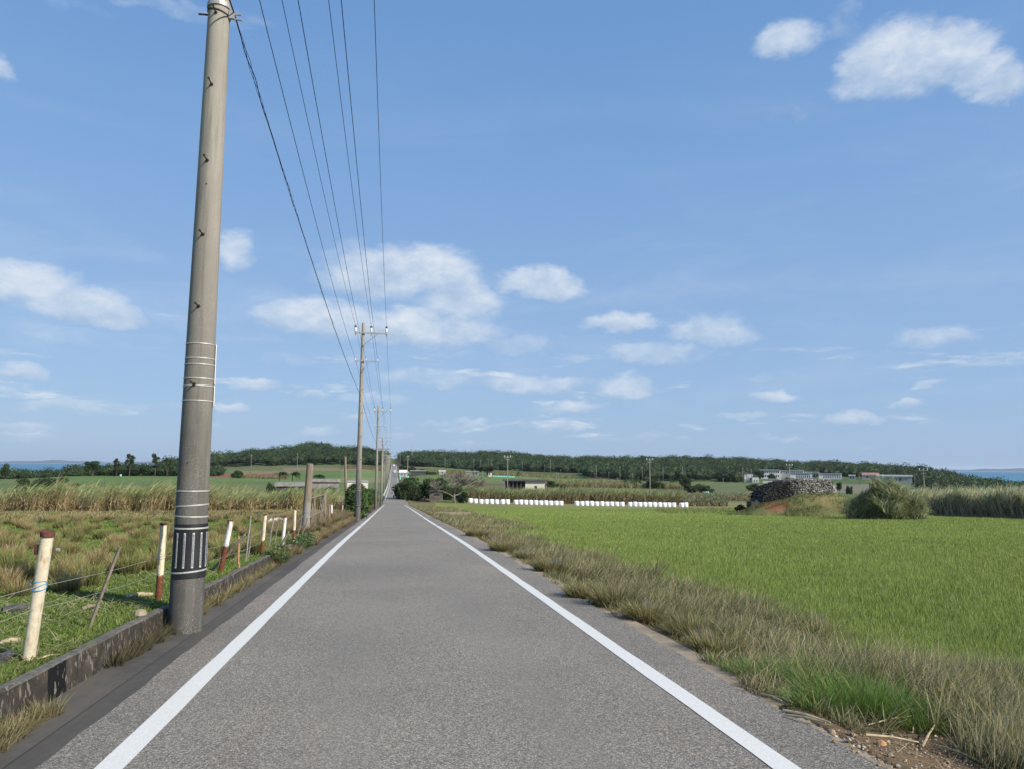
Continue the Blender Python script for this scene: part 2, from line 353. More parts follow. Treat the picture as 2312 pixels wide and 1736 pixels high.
def f_wall(N, p):
    o = obc(N); a = N.noise(o, 4, 6, .7, .4); sx = N.node('ShaderNodeSeparateXYZ', {0: o}).outputs
    base = N.ramp(a, [(.3, (.022, .020, .018)), (.52, (.055, .046, .038)), (.72, (.12, .10, .08))])
    drip = N.noise(N.scale(o, (24, 24, 11)), 1.0, 3, .5, .2); base = N.mix(N.mr(drip, .58, .66, 0, .6), base, (.27, .245, .20))
    st = N.m('MULTIPLY', N.mr(N.m('ABSOLUTE', N.m('SUBTRACT', sx[1], 6.55)), .18, .16), N.mr(drip, .66, .60))
    base = N.mix(st, base, (.008, .008, .009))
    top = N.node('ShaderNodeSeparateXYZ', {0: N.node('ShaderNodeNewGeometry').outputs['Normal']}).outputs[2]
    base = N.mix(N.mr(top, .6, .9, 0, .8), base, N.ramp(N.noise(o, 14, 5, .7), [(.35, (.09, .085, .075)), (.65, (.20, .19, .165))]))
    bump(N, p, N.noise(o, 30, 4, .7), .6, .02); return base
M_wall = mat('old_kerb_concrete', f_wall, .95, .2)
def f_pole(N, p):
    o = obc(N); a = N.noise(N.scale(o, (3, 3, .5)), 1.2, 5, .6); b = N.noise(N.scale(o, (9, 9, .35)), 1.0, 4, .6); sp = N.vor(o, 85, 0); sk = N.noise(o, 3.2, 3, .6)
    z = N.node('ShaderNodeSeparateXYZ', {0: o}).outputs[2]
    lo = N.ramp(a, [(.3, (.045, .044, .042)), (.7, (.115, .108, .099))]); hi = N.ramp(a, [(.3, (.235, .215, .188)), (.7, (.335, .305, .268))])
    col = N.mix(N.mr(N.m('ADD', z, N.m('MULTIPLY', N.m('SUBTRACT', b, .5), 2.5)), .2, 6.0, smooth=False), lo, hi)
    col = N.mix(N.mr(b, .50, .66, 0, .75), col, N.mix(1.0, col, (.60, .60, .62), 'MULTIPLY'))
    col = N.mix(N.m('MULTIPLY', N.mr(sp, .30, .12), N.mr(sk, .36, .60, 0, .7)), col, (.50, .48, .43))
    col = N.mix(N.mr(N.noise(o, 85, 3, .6), .58, .72, 0, .35), col, (.10, .098, .09))
    bump(N, p, N.noise(o, 55, 4, .7), .35, .008); return col
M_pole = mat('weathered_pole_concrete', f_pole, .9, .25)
def f_stub(N, p):
    o = obc(N); a = N.noise(N.scale(o, (6, 6, .7)), 1.5, 5, .6); b = N.noise(o, 40, 4, .6); z = N.node('ShaderNodeSeparateXYZ', {0: o}).outputs[2]
    c = N.ramp(a, [(.3, (.15, .12, .095)), (.7, (.29, .235, .185))]); c = N.mix(N.mr(z, 1.15, 1.0), c, (.25, .235, .21)); bump(N, p, b, .4, .01); return c
M_stub = mat('brown_concrete_post', f_stub, .9, .2)
M_black = mat('black_rubber', flat((.012, .013, .018), .3), .6, .4)
def f_stripe(N, p):
    o = obc(N); n = N.noise(o, 40, 4, .7); return N.mix(N.mr(n, .5, .56), (.15, .155, .165), (.24, .245, .25))
M_stripe = mat('dull_reflective_strip', f_stripe, .5, .5)
M_stripe_edge = mat('peeled_strip_edge', flat((.50, .50, .48), .3, 60), .7, .3)
M_band = mat('steel_band', flat((.52, .51, .48), .15, 20), .45, .5, .4)
M_iron = mat('rusty_iron', flat((.035, .026, .022), .4, 30), .8, .3)
M_plate = mat('white_plate', flat((.78, .78, .76), .05), .5, .4)
M_mark = mat('dark_lettering', flat((.05, .05, .07), .1), .6, .3)
M_wire = mat('black_wire', flat((.012, .014, .022), .1), .7, .2)
M_galv = mat('galvanised_steel', flat((.34, .33, .32), .12, 9), .5, .4, .3)
M_insul = mat('white_porcelain', flat((.66, .66, .64), .06), .3, .5)
M_cap = mat('dark_insulator_cap', flat((.03, .035, .05), .1), .4, .4)
def pipe_mat(name, c, rustz, soft=.05):
    def fn(N, p):
        o = obc(N); z = N.node('ShaderNodeSeparateXYZ', {0: o}).outputs[2]; n = N.noise(o, 14, 5, .7); n2 = N.noise(N.scale(o, (9, 9, 1.5)), 2.0, 4, .65)
        rust = N.ramp(N.noise(o, 22, 5, .7), [(.3, (.09, .030, .016)), (.6, (.17, .06, .03)), (.8, (.34, .26, .18))])
        base = N.mix(N.mr(n, .35, .7), tuple(x*.86 for x in c), tuple(min(.85, x*1.08) for x in c))
        base = N.mix(N.mr(n2, .56, .68, 0, .8), base, (.36, .20, .09)); base = N.mix(N.mr(N.noise(o, 110, 3, .6), .58, .68, 0, .55), base, (.22, .17, .11))
        zz = N.m('ADD', z, N.m('MULTIPLY', N.m('SUBTRACT', n, .5), .16))
        return N.mix(N.mr(zz, rustz+.012, rustz-.012), base, rust)
    return mat(name, fn, .6, .35)
M_pipe_a = pipe_mat('cream_pipe', (.62, .55, .42), -.5); M_pipe_b = pipe_mat('cream_pipe_rusty_foot', (.68, .60, .44), .33)
M_pipe_w = pipe_mat('white_pipe_rusty_foot', (.76, .76, .74), .46); M_pipe_p = pipe_mat('white_pipe', (.72, .70, .66), -.5)
M_rust = mat('rust_flakes', flat((.10, .042, .030), .45, 25), .9, .2)
M_blue = mat('blue_twine', flat((.08, .30, .58), .2, 40), .7, .3)
def f_wood(N, p):
    o = obc(N); a = N.noise(N.scale(o, (10, 10, 1)), 3, 5, .6); return N.ramp(a, [(.3, (.13, .105, .08)), (.7, (.30, .25, .195))])
M_wood = mat('grey_stake_wood', f_wood, .9, .2)
M_wood_o = mat('orange_stake_wood', flat((.42, .23, .12), .25, 20), .9, .2)
M_twig = mat('bare_branch_bark', flat((.19, .165, .14), .25, 3), .95, .1)
M_bark = mat('tree_bark', flat((.09, .07, .055), .3, 3), .95, .1)
def f_bale(N, p):
    o = obc(N); v = N.noise(N.scale(o, (1, 1, .25)), 9, 4, .6); bump(N, p, v, .7, .05)
    return N.mix(N.mr(v, .6, .75, 0, .5), (.84, .84, .85), (.68, .68, .72))
M_bale = mat('white_bale_wrap', f_bale, .4, .5)
M_gbale = mat('mint_bale_wrap', flat((.22, .62, .47), .12), .4, .5)
M_netw = mat('white_cap_wrap', flat((.8, .82, .8), .06), .5, .4)
def bmat(n, c, v=.12, sc=.6, r=.85):
    return mat(n, flat(c, v, sc), r, .3)
M_b_white = bmat('white_render', (.68, .68, .66)); M_b_grey = bmat('grey_render', (.36, .36, .35)); M_b_beige = bmat('beige_wall', (.60, .56, .46), .06)
M_roof_d = bmat('dark_roof', (.08, .075, .075)); M_roof_g = bmat('grey_roof', (.30, .31, .32)); M_roof_r = bmat('brick_red_roof', (.30, .17, .14)); M_glass = mat('dark_window', flat((.03, .035, .045), .2), .2, .5)
M_conc = bmat('stained_concrete', (.22, .21, .195), .3, .8); M_conc_d = bmat('dark_stained_concrete', (.05, .05, .05), .4, .8)
def f_stone(N, p):
    o = obc(N); c = N.node('ShaderNodeAttribute', attribute_name='col').outputs['Color']; n = N.noise(o, 5, 5, .7); bump(N, p, n, .6, .08)
    return N.mix(1.0, c, N.ramp(n, [(.3, (.55, .55, .55)), (.7, (1.35, 1.33, 1.3))]), 'MULTIPLY')
M_stone = mat('coral_stone', f_stone, .95, .15)
M_rock = mat('dark_rock', lambda N, p: (bump(N, p, N.noise(obc(N), 12, 5, .7), .8, .04), N.ramp(N.noise(obc(N), 7, 5, .7), [(.3, (.035, .036, .04)), (.7, (.12, .12, .125))]))[1], .9, .2)
def f_peb(N, p):
    c = N.node('ShaderNodeAttribute', attribute_name='col').outputs['Color']; return c
M_peb = mat('pebble', f_peb, .9, .2)
M_plastic = mat('white_plastic_bag', flat((.82, .83, .84), .06, 8), .35, .5)
M_car = mat('white_car_paint', flat((.75, .76, .78), .03), .25, .6)
M_isle = bmat('far_island_hazed_green', (.085, .12, .15), .15, .002); M_sandm = bmat('pale_reef_sand', (.55, .58, .60), .1, .01)  # island green turned blue: distance haze painted into the colour
def f_sea(N, p):
    o = obc(N); r = N.noise(N.scale(o, (.0006, .004, 1)), 1.0, 4, .6)
    g = N.node('ShaderNodeVectorMath', {0: o}, operation='LENGTH').outputs[1]
    near = N.mr(g, 3500, 900)
    c = N.mix(N.mr(r, .42, .6), (.018, .105, .20), (.030, .16, .26)); c = N.mix(N.m('MULTIPLY', near, .45), c, (.05, .25, .30))
    bump(N, p, N.noise(N.scale(o, (.2, .2, 1)), 1.0, 4, .6), .35, .3); return c
M_sea = mat('sea_water', f_sea, .45, .3)
# ------------------------------------------------------------------ blades / leaves
def vcol(base, n, var=.15, hue=.06):
    base = np.asarray(base, float); b = base[rng.integers(0, len(base), n)] if base.ndim == 2 else np.tile(base, (n, 1))
    return np.clip(b*(1+rng.normal(0, var, (n, 1)))*(1+rng.normal(0, hue, (n, 3))), .004, .9)
def blades(P, H, Wd, head, lean, droop, seg, cb, ct, twist=None):
    n = len(P); H = np.broadcast_to(H, n); Wd = np.broadcast_to(Wd, n); lean = np.broadcast_to(lean, n); droop = np.broadcast_to(droop, n)
    dx, dy = np.cos(head), np.sin(head)
    tw = rng.uniform(0, 2*pi, n) if twist is None else twist
    sx, sy = np.cos(tw), np.sin(tw)
    V = np.zeros((n, 2*seg+1, 3)); Cc = np.zeros((n, 2*seg+1, 3)); p = np.array(P, float)
    for k in range(seg+1):
        t = k/seg; w = Wd*.5*(1-t**1.6)
        f = t**.8
        if k < seg:
            off = np.stack([sx*w, sy*w, 0*w], 1); V[:, 2*k] = p-off; V[:, 2*k+1] = p+off
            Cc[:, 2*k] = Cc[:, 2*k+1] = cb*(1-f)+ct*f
            a = lean+droop*(k+.5)/seg; st = H/seg
            p = p+np.stack([np.sin(a)*dx*st, np.sin(a)*dy*st, np.cos(a)*st], 1)
        else: V[:, 2*seg] = p; Cc[:, 2*seg] = ct
    o = (np.arange(n)*(2*seg+1))[:, None]
    q = np.concatenate([o+np.array([2*k, 2*k+1, 2*k+3, 2*k+2]) for k in range(seg-1)]) if seg > 1 else np.zeros((0, 4), int)
    t = o+np.array([2*seg-2, 2*seg-1, 2*seg])
    return V.reshape(-1, 3), [q, t], Cc.reshape(-1, 3)
def leaves(Cn, size, cols, flatten=.0, up=.25):
    """one bent quad per centre"""
    n = len(Cn); size = np.broadcast_to(size, n)
    a = rng.normal(size=(n, 3)); a[:, 2] *= (1-flatten); a /= np.linalg.norm(a, axis=1)[:, None]
    b = rng.normal(size=(n, 3)); b[:, 2] += up; b = np.cross(a, b); b /= np.linalg.norm(b, axis=1)[:, None]+1e-9
    s = size[:, None]*.5
    V = np.stack([Cn-a*s, Cn-b*s*.62, Cn+a*s, Cn+b*s*.62], 1); f = (np.arange(n)*4)[:, None]+np.array([0, 1, 2, 3])
    return V.reshape(-1, 3), [f], np.repeat(cols, 4, 0)
def join(parts):
    V = []; Fq = {}; Cs = []; n = 0
    for v, f, c in parts:
        for a in f:
            if len(a): Fq.setdefault(a.shape[1], []).append(a+n)
        V.append(v); Cs.append(c); n += len(v)
    return np.concatenate(V), [np.concatenate(x) for x in Fq.values()], np.concatenate(Cs)
def polar_scatter(n, r0, r1, az0, az1, mask):
    r = np.exp(rng.uniform(math.log(r0), math.log(r1), n)); a = rng.uniform(az0, az1, n)
    x, y = r*np.sin(a), r*np.cos(a); k = mask(x, y); return x[k], y[k], r[k]
AZL, AZR = radians(-34), radians(52)
def fbm(x, y, s, seed=0):
    v = 0; a = 1; g = np.random.default_rng(seed)
    for k in range(5):
        t = g.uniform(0, 6.28, 4); an = g.uniform(0, 6.28, 2)
        v = v+a*np.sin((x*cos(an[0])+y*sin(an[0]))*s+t[0])*np.sin((x*cos(an[1])+y*sin(an[1]))*s*1.13+t[1]); a *= .62; s *= 1.9
    return v/2
# ------------------------------------------------------------------ ground sheet
def ground_color(x, y):
    r = np.hypot(x, y); z = T(x, y)
    v0 = x*FWD[0]+y*FWD[1]+(z-CAMH)*FWD[2]; v0 = np.where(v0 < 1, 1, v0)
    px = 1156+F*(x*RGT[0]+y*RGT[1]+(z-CAMH)*RGT[2])/v0; py = 868-F*(x*UPV[0]+y*UPV[1]+(z-CAMH)*UPV[2])/v0
    G = np.array
    c = np.zeros(x.shape+(3,)); c[:] = (.085, .125, .036)
    n1 = fbm(x, y, .035, 1)[..., None]; n2 = fbm(x, y, .3, 2)[..., None]
    def put(m, col, soft=1.0):
        c[m] = c[m]*(1-soft)+G(col)*soft
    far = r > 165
    patches = [(-900, 4000, 1040, 1300, (.090, .135, .040)),
      (150, 900, 1060, 1086, (.085, .150, .035)), (480, 640, 1068, 1078, (.17, .095, .055)), (540, 660, 1062, 1068, (.17, .15, .07)),
      (400, 900, 1052, 1060, (.10, .12, .045)), (640, 860, 1055, 1062, (.16, .15, .07)), (770, 868, 1062, 1078, (.10, .17, .045)), (770, 868, 1078, 1088, (.15, .17, .06)),
      (820, 880, 1030, 1039, (.22, .11, .07)), (905, 1010, 1072, 1100, (.10, .15, .04)), (1060, 1300, 1072, 1094, (.10, .155, .045)), (1040, 1230, 1091, 1094, (.13, .07, .05)),
      (940, 1080, 1047, 1056, (.12, .14, .06)), (1100, 1400, 1060, 1072, (.08, .12, .04)), (1270, 1520, 1092, 1108, (.105, .165, .05)), (1330, 1450, 1075, 1094, (.13, .13, .055)),
      (1490, 1560, 1066, 1074, (.17, .15, .08)), (1480, 1560, 1084, 1112, (.075, .11, .04)), (1540, 1600, 1109, 1120, (.16, .085, .055)), (1600, 1760, 1092, 1116, (.095, .13, .045)),
      (1600, 1760, 1116, 1140, (.11, .13, .055)), (1760, 1990, 1076, 1092, (.065, .11, .035)), (1880, 2000, 1092, 1112, (.14, .15, .08)), (2030, 2400, 1092, 1104, (.09, .13, .045))]
    for (a, b, t, u, col) in patches:
        put(far & (px > a) & (px < b) & (py > t) & (py < u), col)
    nb = ~far
    put(nb & (x < -2.6), (.125, .175, .04)); put(nb & (x >= 2.9), (.16, .20, .045))
    m = nb & (x > 2.9) & (x < 4.9+.25*np.sin(y*.7)); put(m, (.095, .080, .050))
    m = (x > 2.9) & (x < 6) & (y < 5.3+.3*np.sin(x*5)) & (y > 1); put(m, (.125, .088, .055))
    m = nb & (x > 10) & (y > 122) | (far & (py > 1134) & (px > 930)); put(m, (.155, .175, .055))
    m = (x > 3) & (x < 9) & (y > 90); put(m, (.13, .12, .06))
    m = nb & (x < -2.6) & (y > 60); put(m, (.12, .10, .055))
    m = nb & (x < -3) & (n2[..., 0] > .35); put(m, (.13, .14, .055), .4)
    # mound: bare reddish soil on parts of the slope
    q = ((x-MND[0])*cos(MND[4])+(y-MND[1])*sin(MND[4]))/MND[2]; p = (-(x-MND[0])*sin(MND[4])+(y-MND[1])*cos(MND[4]))/MND[3]; rr = np.hypot(p, q)
    put(rr < 1.0, (.15, .15, .06)); put((rr < 1.0) & (fbm(x, y, .9, 5) > .25), (.26, .17, .08), .7); put((rr < 1.15) & (((px-1735+14*n2[..., 0])/42)**2+((py-1138)/11)**2 < 1+.8*fbm(x, y, 2.0, 66)), (.27, .10, .05), .85)
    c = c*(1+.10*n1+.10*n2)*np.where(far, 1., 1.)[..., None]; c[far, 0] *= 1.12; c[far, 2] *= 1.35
    return np.clip(c, .01, .9)
azs = np.concatenate([np.radians(np.arange(-180, -40, 4.0)), np.radians(np.arange(-40, 56, .16)), np.radians(np.arange(56, 180.1, 4.0))])
rs = np.concatenate([[0.3, .8, 1.3, 1.8, 2.3], np.geomspace(2.7, 2500, 560)])
A, Rr = np.meshgrid(azs, rs); X, Y = Rr*np.sin(A), Rr*np.cos(A); Z = T(X, Y)
under = (X > -2.70+.0) & (X < 3.02)
Z = Z-np.where(under, .06+.0016*np.clip(Y, 0, 700), 0)-.004
Z = Z-np.clip((Rr-1500)/50, 0, 30)
nR, nA = X.shape; idx = np.arange(nR*nA).reshape(nR, nA)
q = np.stack([idx[:-1, :-1], idx[:-1, 1:], idx[1:, 1:], idx[1:, :-1]], -1).reshape(-1, 4)[:, ::-1]
gc = ground_color(X, Y).reshape(-1, 3)
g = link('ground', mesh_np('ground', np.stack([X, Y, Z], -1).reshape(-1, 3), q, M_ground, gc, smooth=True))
tag(g, 'rolling farmland of green fields and red soil beside the road', None, kind='structure')

def strip(name, xs, ys, mat_, dz=0.0, label=None, zf=None, thick=0.0):
    """ribbon along the road; xs: (left, right) functions or numbers"""
    ys = np.asarray(ys, float); L = xs[0](ys) if callable(xs[0]) else np.full_like(ys, xs[0]); R_ = xs[1](ys) if callable(xs[1]) else np.full_like(ys, xs[1])
    k = 5; t = np.linspace(0, 1, k); Xs = L[:, None]*(1-t)+R_[:, None]*t; Ys = np.repeat(ys[:, None], k, 1)
    Zs = zroad(Ys)+dz
    V = np.stack([Xs, Ys, Zs], -1).reshape(-1, 3); idx = np.arange(len(ys)*k).reshape(len(ys), k)
    q = np.stack([idx[:-1, :-1], idx[:-1, 1:], idx[1:, 1:], idx[1:, :-1]], -1).reshape(-1, 4)
    if thick:
        n = len(V); V2 = V.copy(); V2[:, 2] -= thick; V = np.concatenate([V, V2])
        e1, e2 = idx[:, 0], idx[:, -1]
        s1 = np.stack([e1[:-1], e1[1:], e1[1:]+n, e1[:-1]+n], -1); s2 = np.stack([e2[:-1], e2[:-1]+n, e2[1:]+n, e2[1:]], -1)
        e0 = np.array([[idx[0, j+1], idx[0, j], idx[0, j]+n, idx[0, j+1]+n] for j in range(k-1)]); q = np.concatenate([q, s1, s2, e0])
    return link(name, mesh_np(name, V, q, mat_))
yr = np.concatenate([np.arange(-14, 60, .5), np.arange(60, 200, 1.5), np.arange(200, 640, 3)])
wob = lambda y: np.sin(y*3.1)*.006+np.sin(y*7.7)*.005+np.sin(y*1.3)*.008
road = strip('road', (lambda y: -2.03+wob(y), lambda y: 2.90+wob(y+50)*1.6), np.concatenate([np.arange(-14, 60, .12), np.arange(60, 640, 3)]), M_asphalt, .0, thick=.05)
tag(road, 'long straight grey asphalt farm road dipping and rising to the hill', None, kind='structure')
gut = strip('gutter', (-2.70, -1.95), yr[yr < 160], M_gutter, -.012); tag(gut, 'dark stained concrete gutter strip along the left road edge', None, kind='structure')
ed = strip('kerb_strip', (2.8, lambda y: 3.12+wob(y*2)), yr[(yr < 160) & (yr > 5.4)], M_edge, -.018, thick=.1); tag(ed, 'beige concrete edging strip along the right road edge', None, kind='structure')
sh = strip('shoulder', (lambda y: 2.75+0*y, lambda y: 3.12+.0*y), np.arange(-14, 5.5, .3), M_edge, -.03); tag(sh, 'sandy dirt shoulder', None, kind='structure')
lx = lambda y: -1.6+np.where(y > 500, 0, 0)
def line(name, ranges, xc, w, label):
    parts_v = []; parts_q = []; n = 0
    for (a, b) in ranges:
        ys = np.arange(a, b, .1 if b < 40 else .5) if b < 170 else np.arange(a, b, 3.0)
        e = lambda s: np.sin(ys*23+s)*.0025+rng.normal(0, .0022, len(ys))
        L, R_ = xc-w/2+e(0), xc+w/2+e(2)
        if b < 170 and b > 140: bend = np.clip((ys-143)/5, 0, 1)**2*(-1.0 if xc < 0 else .9); L = L+bend; R_ = R_+bend
        V = np.stack([np.stack([L, ys, zroad(ys)+.004+.0002*np.clip(ys, 0, 600)*.3], 1), np.stack([R_, ys, zroad(ys)+.004+.0002*np.clip(ys, 0, 600)*.3], 1)], 1).reshape(-1, 3)
        m = len(ys); i = np.arange(m-1)[:, None]*2+n; parts_q.append(i+np.array([0, 1, 3, 2])); parts_v.append(V); n += len(V)
    o = link(name, mesh_np(name, np.concatenate(parts_v), np.concatenate(parts_q), M_paint)); tag(o, label, None, kind='structure')
line('road_line', [(-14, 40), (40, 148), (168, 600)], -1.6, .17, 'solid white line painted along the left edge of the road')
line('road_line', [(-14, 40), (40, 57.5), (58.2, 148), (168, 600)], 2.33, .165, 'solid white line painted along the right edge of the road')

# sea, reef sand and far islands
def disc(name, z, r0, r1, a0, a1, m, lab, n=40):
    rr = np.geomspace(r0, r1, 14); aa = np.linspace(a0, a1, n); Rg, Ag = np.meshgrid(rr, aa, indexing='ij')
    V = np.stack([Rg*np.sin(Ag), Rg*np.cos(Ag), np.full_like(Rg, z)], -1).reshape(-1, 3); idx = np.arange(len(V)).reshape(Rg.shape)
    q = np.stack([idx[:-1, :-1], idx[:-1, 1:], idx[1:, 1:], idx[1:, :-1]], -1).reshape(-1, 4)[:, ::-1]
    o = link(name, mesh_np(name, V, q, m)); tag(o, lab, None, kind='structure'); return o
disc('sea', -20, 500, 24000, radians(-80), radians(90), M_sea, 'blue sea with paler reef water beyond the fields')
def isle(name, px0, px1, dist, h, sand, lab):
    n = 60; P = []; a0, _ = elaz(px0, 1046); a1, _ = elaz(px1, 1046); aa = np.linspace(a0, a1, n)
    mb = []
    hh = h*(np.clip(np.minimum(np.linspace(0, 1, n), np.linspace(1, 0, n))*6, 0, 1)**.5)*(.8+.25*np.sin(aa*60)+.12*np.sin(aa*173+1))
    rows = [(dist, 0), (dist+150, .7), (dist+600, 1.0), (dist+1800, .6), (dist+2500, 0)]
    V = np.stack([np.stack([(r)*np.sin(aa), r*np.cos(aa), -20.3+hh*f+(.3 if f else 0)], -1) for r, f in rows]).reshape(-1, 3); idx = np.arange(5*n).reshape(5, n)
    q = np.stack([idx[:-1, :-1], idx[:-1, 1:], idx[1:, 1:], idx[1:, :-1]], -1).reshape(-1, 4)[:, ::-1]
    tag(link(name, mesh_np(name, V, q, M_isle, smooth=True)), lab, None, kind='structure')
    if sand:
        o = disc('beach', -19.6, dist-420, dist+10, a0, a1, M_sandm, 'thin pale sand and surf line in front of the '+('left' if px1 < 900 else 'right')+' island')
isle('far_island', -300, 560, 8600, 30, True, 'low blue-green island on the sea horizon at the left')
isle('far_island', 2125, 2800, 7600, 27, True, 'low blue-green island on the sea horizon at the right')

# ------------------------------------------------------------------ retaining kerb wall on the left
def kerb():
    ys = np.concatenate([np.arange(-10, 26.3, .25)]); n = len(ys)
    prof = [(-2.60, -.05), (-2.615, .14), (-2.62, .235), (-2.64, .25), (-2.71, .25), (-2.73, .235), (-2.735, .05)]
    V = []
    for i, y in enumerate(ys):
        z = float(zroad(y)); j = .008*sin(y*2.1)+.006*sin(y*5.3)
        V += [(px+j, y, z+pz+rng.normal(0, .003)) for px, pz in prof]
    k = len(prof); f = [(i*k+j, i*k+j+1, (i+1)*k+j+1, (i+1)*k+j) for i in range(n-1) for j in range(k-1)]
    f += [tuple(range(k)), tuple(range((n-1)*k, n*k))[::-1]]
    o = MB().add(V, f).build('retaining_wall', M_wall); tag(o, 'low stained concrete retaining wall between gutter and pasture', 'wall')
kerb()

# ------------------------------------------------------------------ utility poles along the road
def pz(x, y): return float(T(x, y)) if x < -2.7 else float(zroad(y))-.012
PX1, PY1 = -2.37, 9.35
POLES = [(PX1, PY1), (-2.18, 48.0), (-2.05, 92.0), (-2.1, 138), (-2.6, 184), (-2.7, 229), (-2.7, 275), (-2.7, 320), (-2.7, 366), (-2.8, 411), (-2.8, 457), (-2.8, 503), (-2.8, 548)]
R0, TAPER, PH = .193, .0078, 12.7
def prad(h): return R0-TAPER*h
def arc_patch(mb, r, a0, a1, z0, z1, t=.004, n=8, rtop=None):
    th = np.linspace(a0, a1, n); V = []
    for z in (z0, z1):
        rr = prad(z)+r-R0
        for q_ in (0, t): V += [((rr+q_)*cos(a), (rr+q_)*sin(a), z) for a in th]
    # blocks: [z0 in][z0 out][z1 in][z1 out]
    f = []
    for i in range(n-1):
        f += [(n+i, n+i+1, 3*n+i+1, 3*n+i), (i+1, i, 2*n+i, 2*n+i+1), (2*n+i, 3*n+i, 3*n+i+1, 2*n+i+1), (i, i+1, n+i+1, n+i)]
    f += [(0, n, 3*n, 2*n), (n-1, 3*n-1, 4*n-1, 2*n-1)]
    mb.add(V, f)
def ring(mb, z, t=.006, h=.012, tilt=0.0, n=28, a0=0):
    th = np.linspace(0, 2*pi, n, endpoint=False); V = []
    for k, (dr, dz) in enumerate(((.0, -h/2), (t, -h/2), (t, h/2), (.0, h/2))):
        V += [((prad(z)+dr)*cos(a), (prad(z)+dr)*sin(a), z+dz+tilt*cos(a-a0)) for a in th]
    f = [(k*n+j, k*n+(j+1) % n, ((k+1) % 4)*n+(j+1) % n, ((k+1) % 4)*n+j) for k in range(4) for j in range(n)]
    mb.add(V, f)
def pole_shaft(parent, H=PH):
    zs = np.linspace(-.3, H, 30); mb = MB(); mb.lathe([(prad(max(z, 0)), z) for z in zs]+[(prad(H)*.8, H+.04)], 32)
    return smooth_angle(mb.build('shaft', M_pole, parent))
def step_bolt(parent, z, az, L=.15):
    d = np.array([cos(az), sin(az), 0]); mb = MB(); r = prad(z)
    mb.tube([d*(r-.02)+[0, 0, z], d*(r+.012)+[0, 0, z]], .020, 8); mb.tube([d*(r+.0)+[0, 0, z], d*(r+L)+[0, 0, z+.006]], .0085, 6); mb.tube([d*(r+L-.012)+[0, 0, z+.006], d*(r+L)+[0, 0, z+.006]], .016, 8)
    return mb.build('step_bolt', M_iron, parent)
def crossarm_set(parent, z, x0, x1, ins, big, brace_to, zb):
    mb = MB(); w = .045 if big else .035; y = -prad(z)-w-.002
    mb.box(x0, x1, y-w, y+w, z-w, z+w); mb.build('crossarm', M_galv, parent)
    b = MB(); b.tube([(.03, y-w-.02, zb), (brace_to, y-w-.02, z-w)], .028 if big else .015, 6); b.build('brace', M_galv, parent)
    cl = MB(); ring(cl, zb, .012, .05); cl.build('clamp', M_galv, parent); cl = MB(); ring(cl, z, .012, .05); cl.build('clamp', M_galv, parent)
    for xi in ins:
        i = MB()
        if big:
            i.lathe([(.03, 0), (.075, .04), (.078, .12), (.06, .13), (.078, .16), (.07, .27), (.05, .30)], 12, (xi, y, z+w)); o = i.build('insulator', M_insul, parent)
            c = MB(); c.lathe([(.052, .30), (.075, .31), (.07, .39), (.04, .43)], 12, (xi, y, z+w)); c.build('insulator_cap', M_cap, o)
            b2 = MB(); b2.box(xi-.02, xi+.02, y-.02, y+.02, z-w-.14, z-w); b2.build('insulator_pin', M_cap, o)
        else:
            i.lathe([(.02, 0), (.035, .02), (.035, .06), (.02, .07), (.035, .09), (.03, .13)], 10, (xi, y, z+w)); i.build('insulator', M_insul, parent)
ARM1, ARM2 = 12.05, 10.2
INS1, INS2 = (-.48, .52, 1.5), (-.44, .23, .98)
def striped_guard(parent, z0=.95, z1=2.05, full=True, n=7):
    a0, a1 = radians(-139), radians(60)
    g_ = MB(); arc_patch(g_, R0+.002, a0, a1, z0, z1, .006, 28); g = g_.build('striped_guard', M_black, parent)
    for k in range(n):
        a = a0+radians(17)+radians(28.5)*k-radians(6)*0
        m = MB(); arc_patch(m, R0+.008, a-.058, a+.058, z0+.12, z1-.10, .002, 5); m.build('stripe_edge', M_stripe_edge, g)
        m = MB(); arc_patch(m, R0+.010, a-.040, a+.040, z0+.135, z1-.115, .002, 5); m.build('reflective_stripe', M_stripe, g)
    for z, tl in ((z0+.07, .015), (z1-.05, .0)):
        b = MB(); ring(b, z, .013, .018, tl); b.build('strap', M_band, g)
    return g
def pole_h(px, py, base):
    """height on the near pole that the photo shows at row py"""
    lo, hi = 0., 12.
    for _ in range(40):
        m = (lo+hi)/2
        if proj((base[0], base[1]-.19, base[2]+m))[1] > py: lo = m
        else: hi = m
    return lo
# nearest pole
b1 = np.array([PX1, PY1, pz(PX1, PY1)])
p1 = thing('utility_pole', 'tall weathered concrete pole nearest the camera, with black striped guard and step bolts', 'utility pole', b1, 0, 'concrete utility poles along the left of the road')
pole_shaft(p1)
gz0, gz1 = pole_h(0, 1306, b1), pole_h(0, 1183, b1)
striped_guard(p1, gz0, gz1)
for py in (23, 187, 360, 528, 691, 867):
    step_bolt(p1, pole_h(0, py, b1), radians(-92), .15)
for py, tl in ((774, 0), (807, 0), (821, 0), (853, 0), (869, .003), (902, 0), (1108, 0), (1141, .012), (1166, -.006)):
    b = MB(); ring(b, pole_h(0, py, b1), .006, .011 if py < 1000 else .015, tl, a0=0); b.build('band', M_band, p1)
for (ya, yb) in ((772, 816), (817, 864), (866, 913)):
    za, zb = pole_h(0, yb, b1), pole_h(0, ya, b1); m = MB(); arc_patch(m, R0+.012, radians(-2), radians(34), za, zb, .006, 6); pl = m.build('name_plate', M_plate, p1)
    m = MB()
    for k in range(6):
        zc = za+(zb-za)*(.12+.14*k); arc_patch(m, R0+.019, radians(12+2*(k % 2)), radians(22), zc, zc+.022, .001, 3)
    m.build('lettering', M_mark, pl)
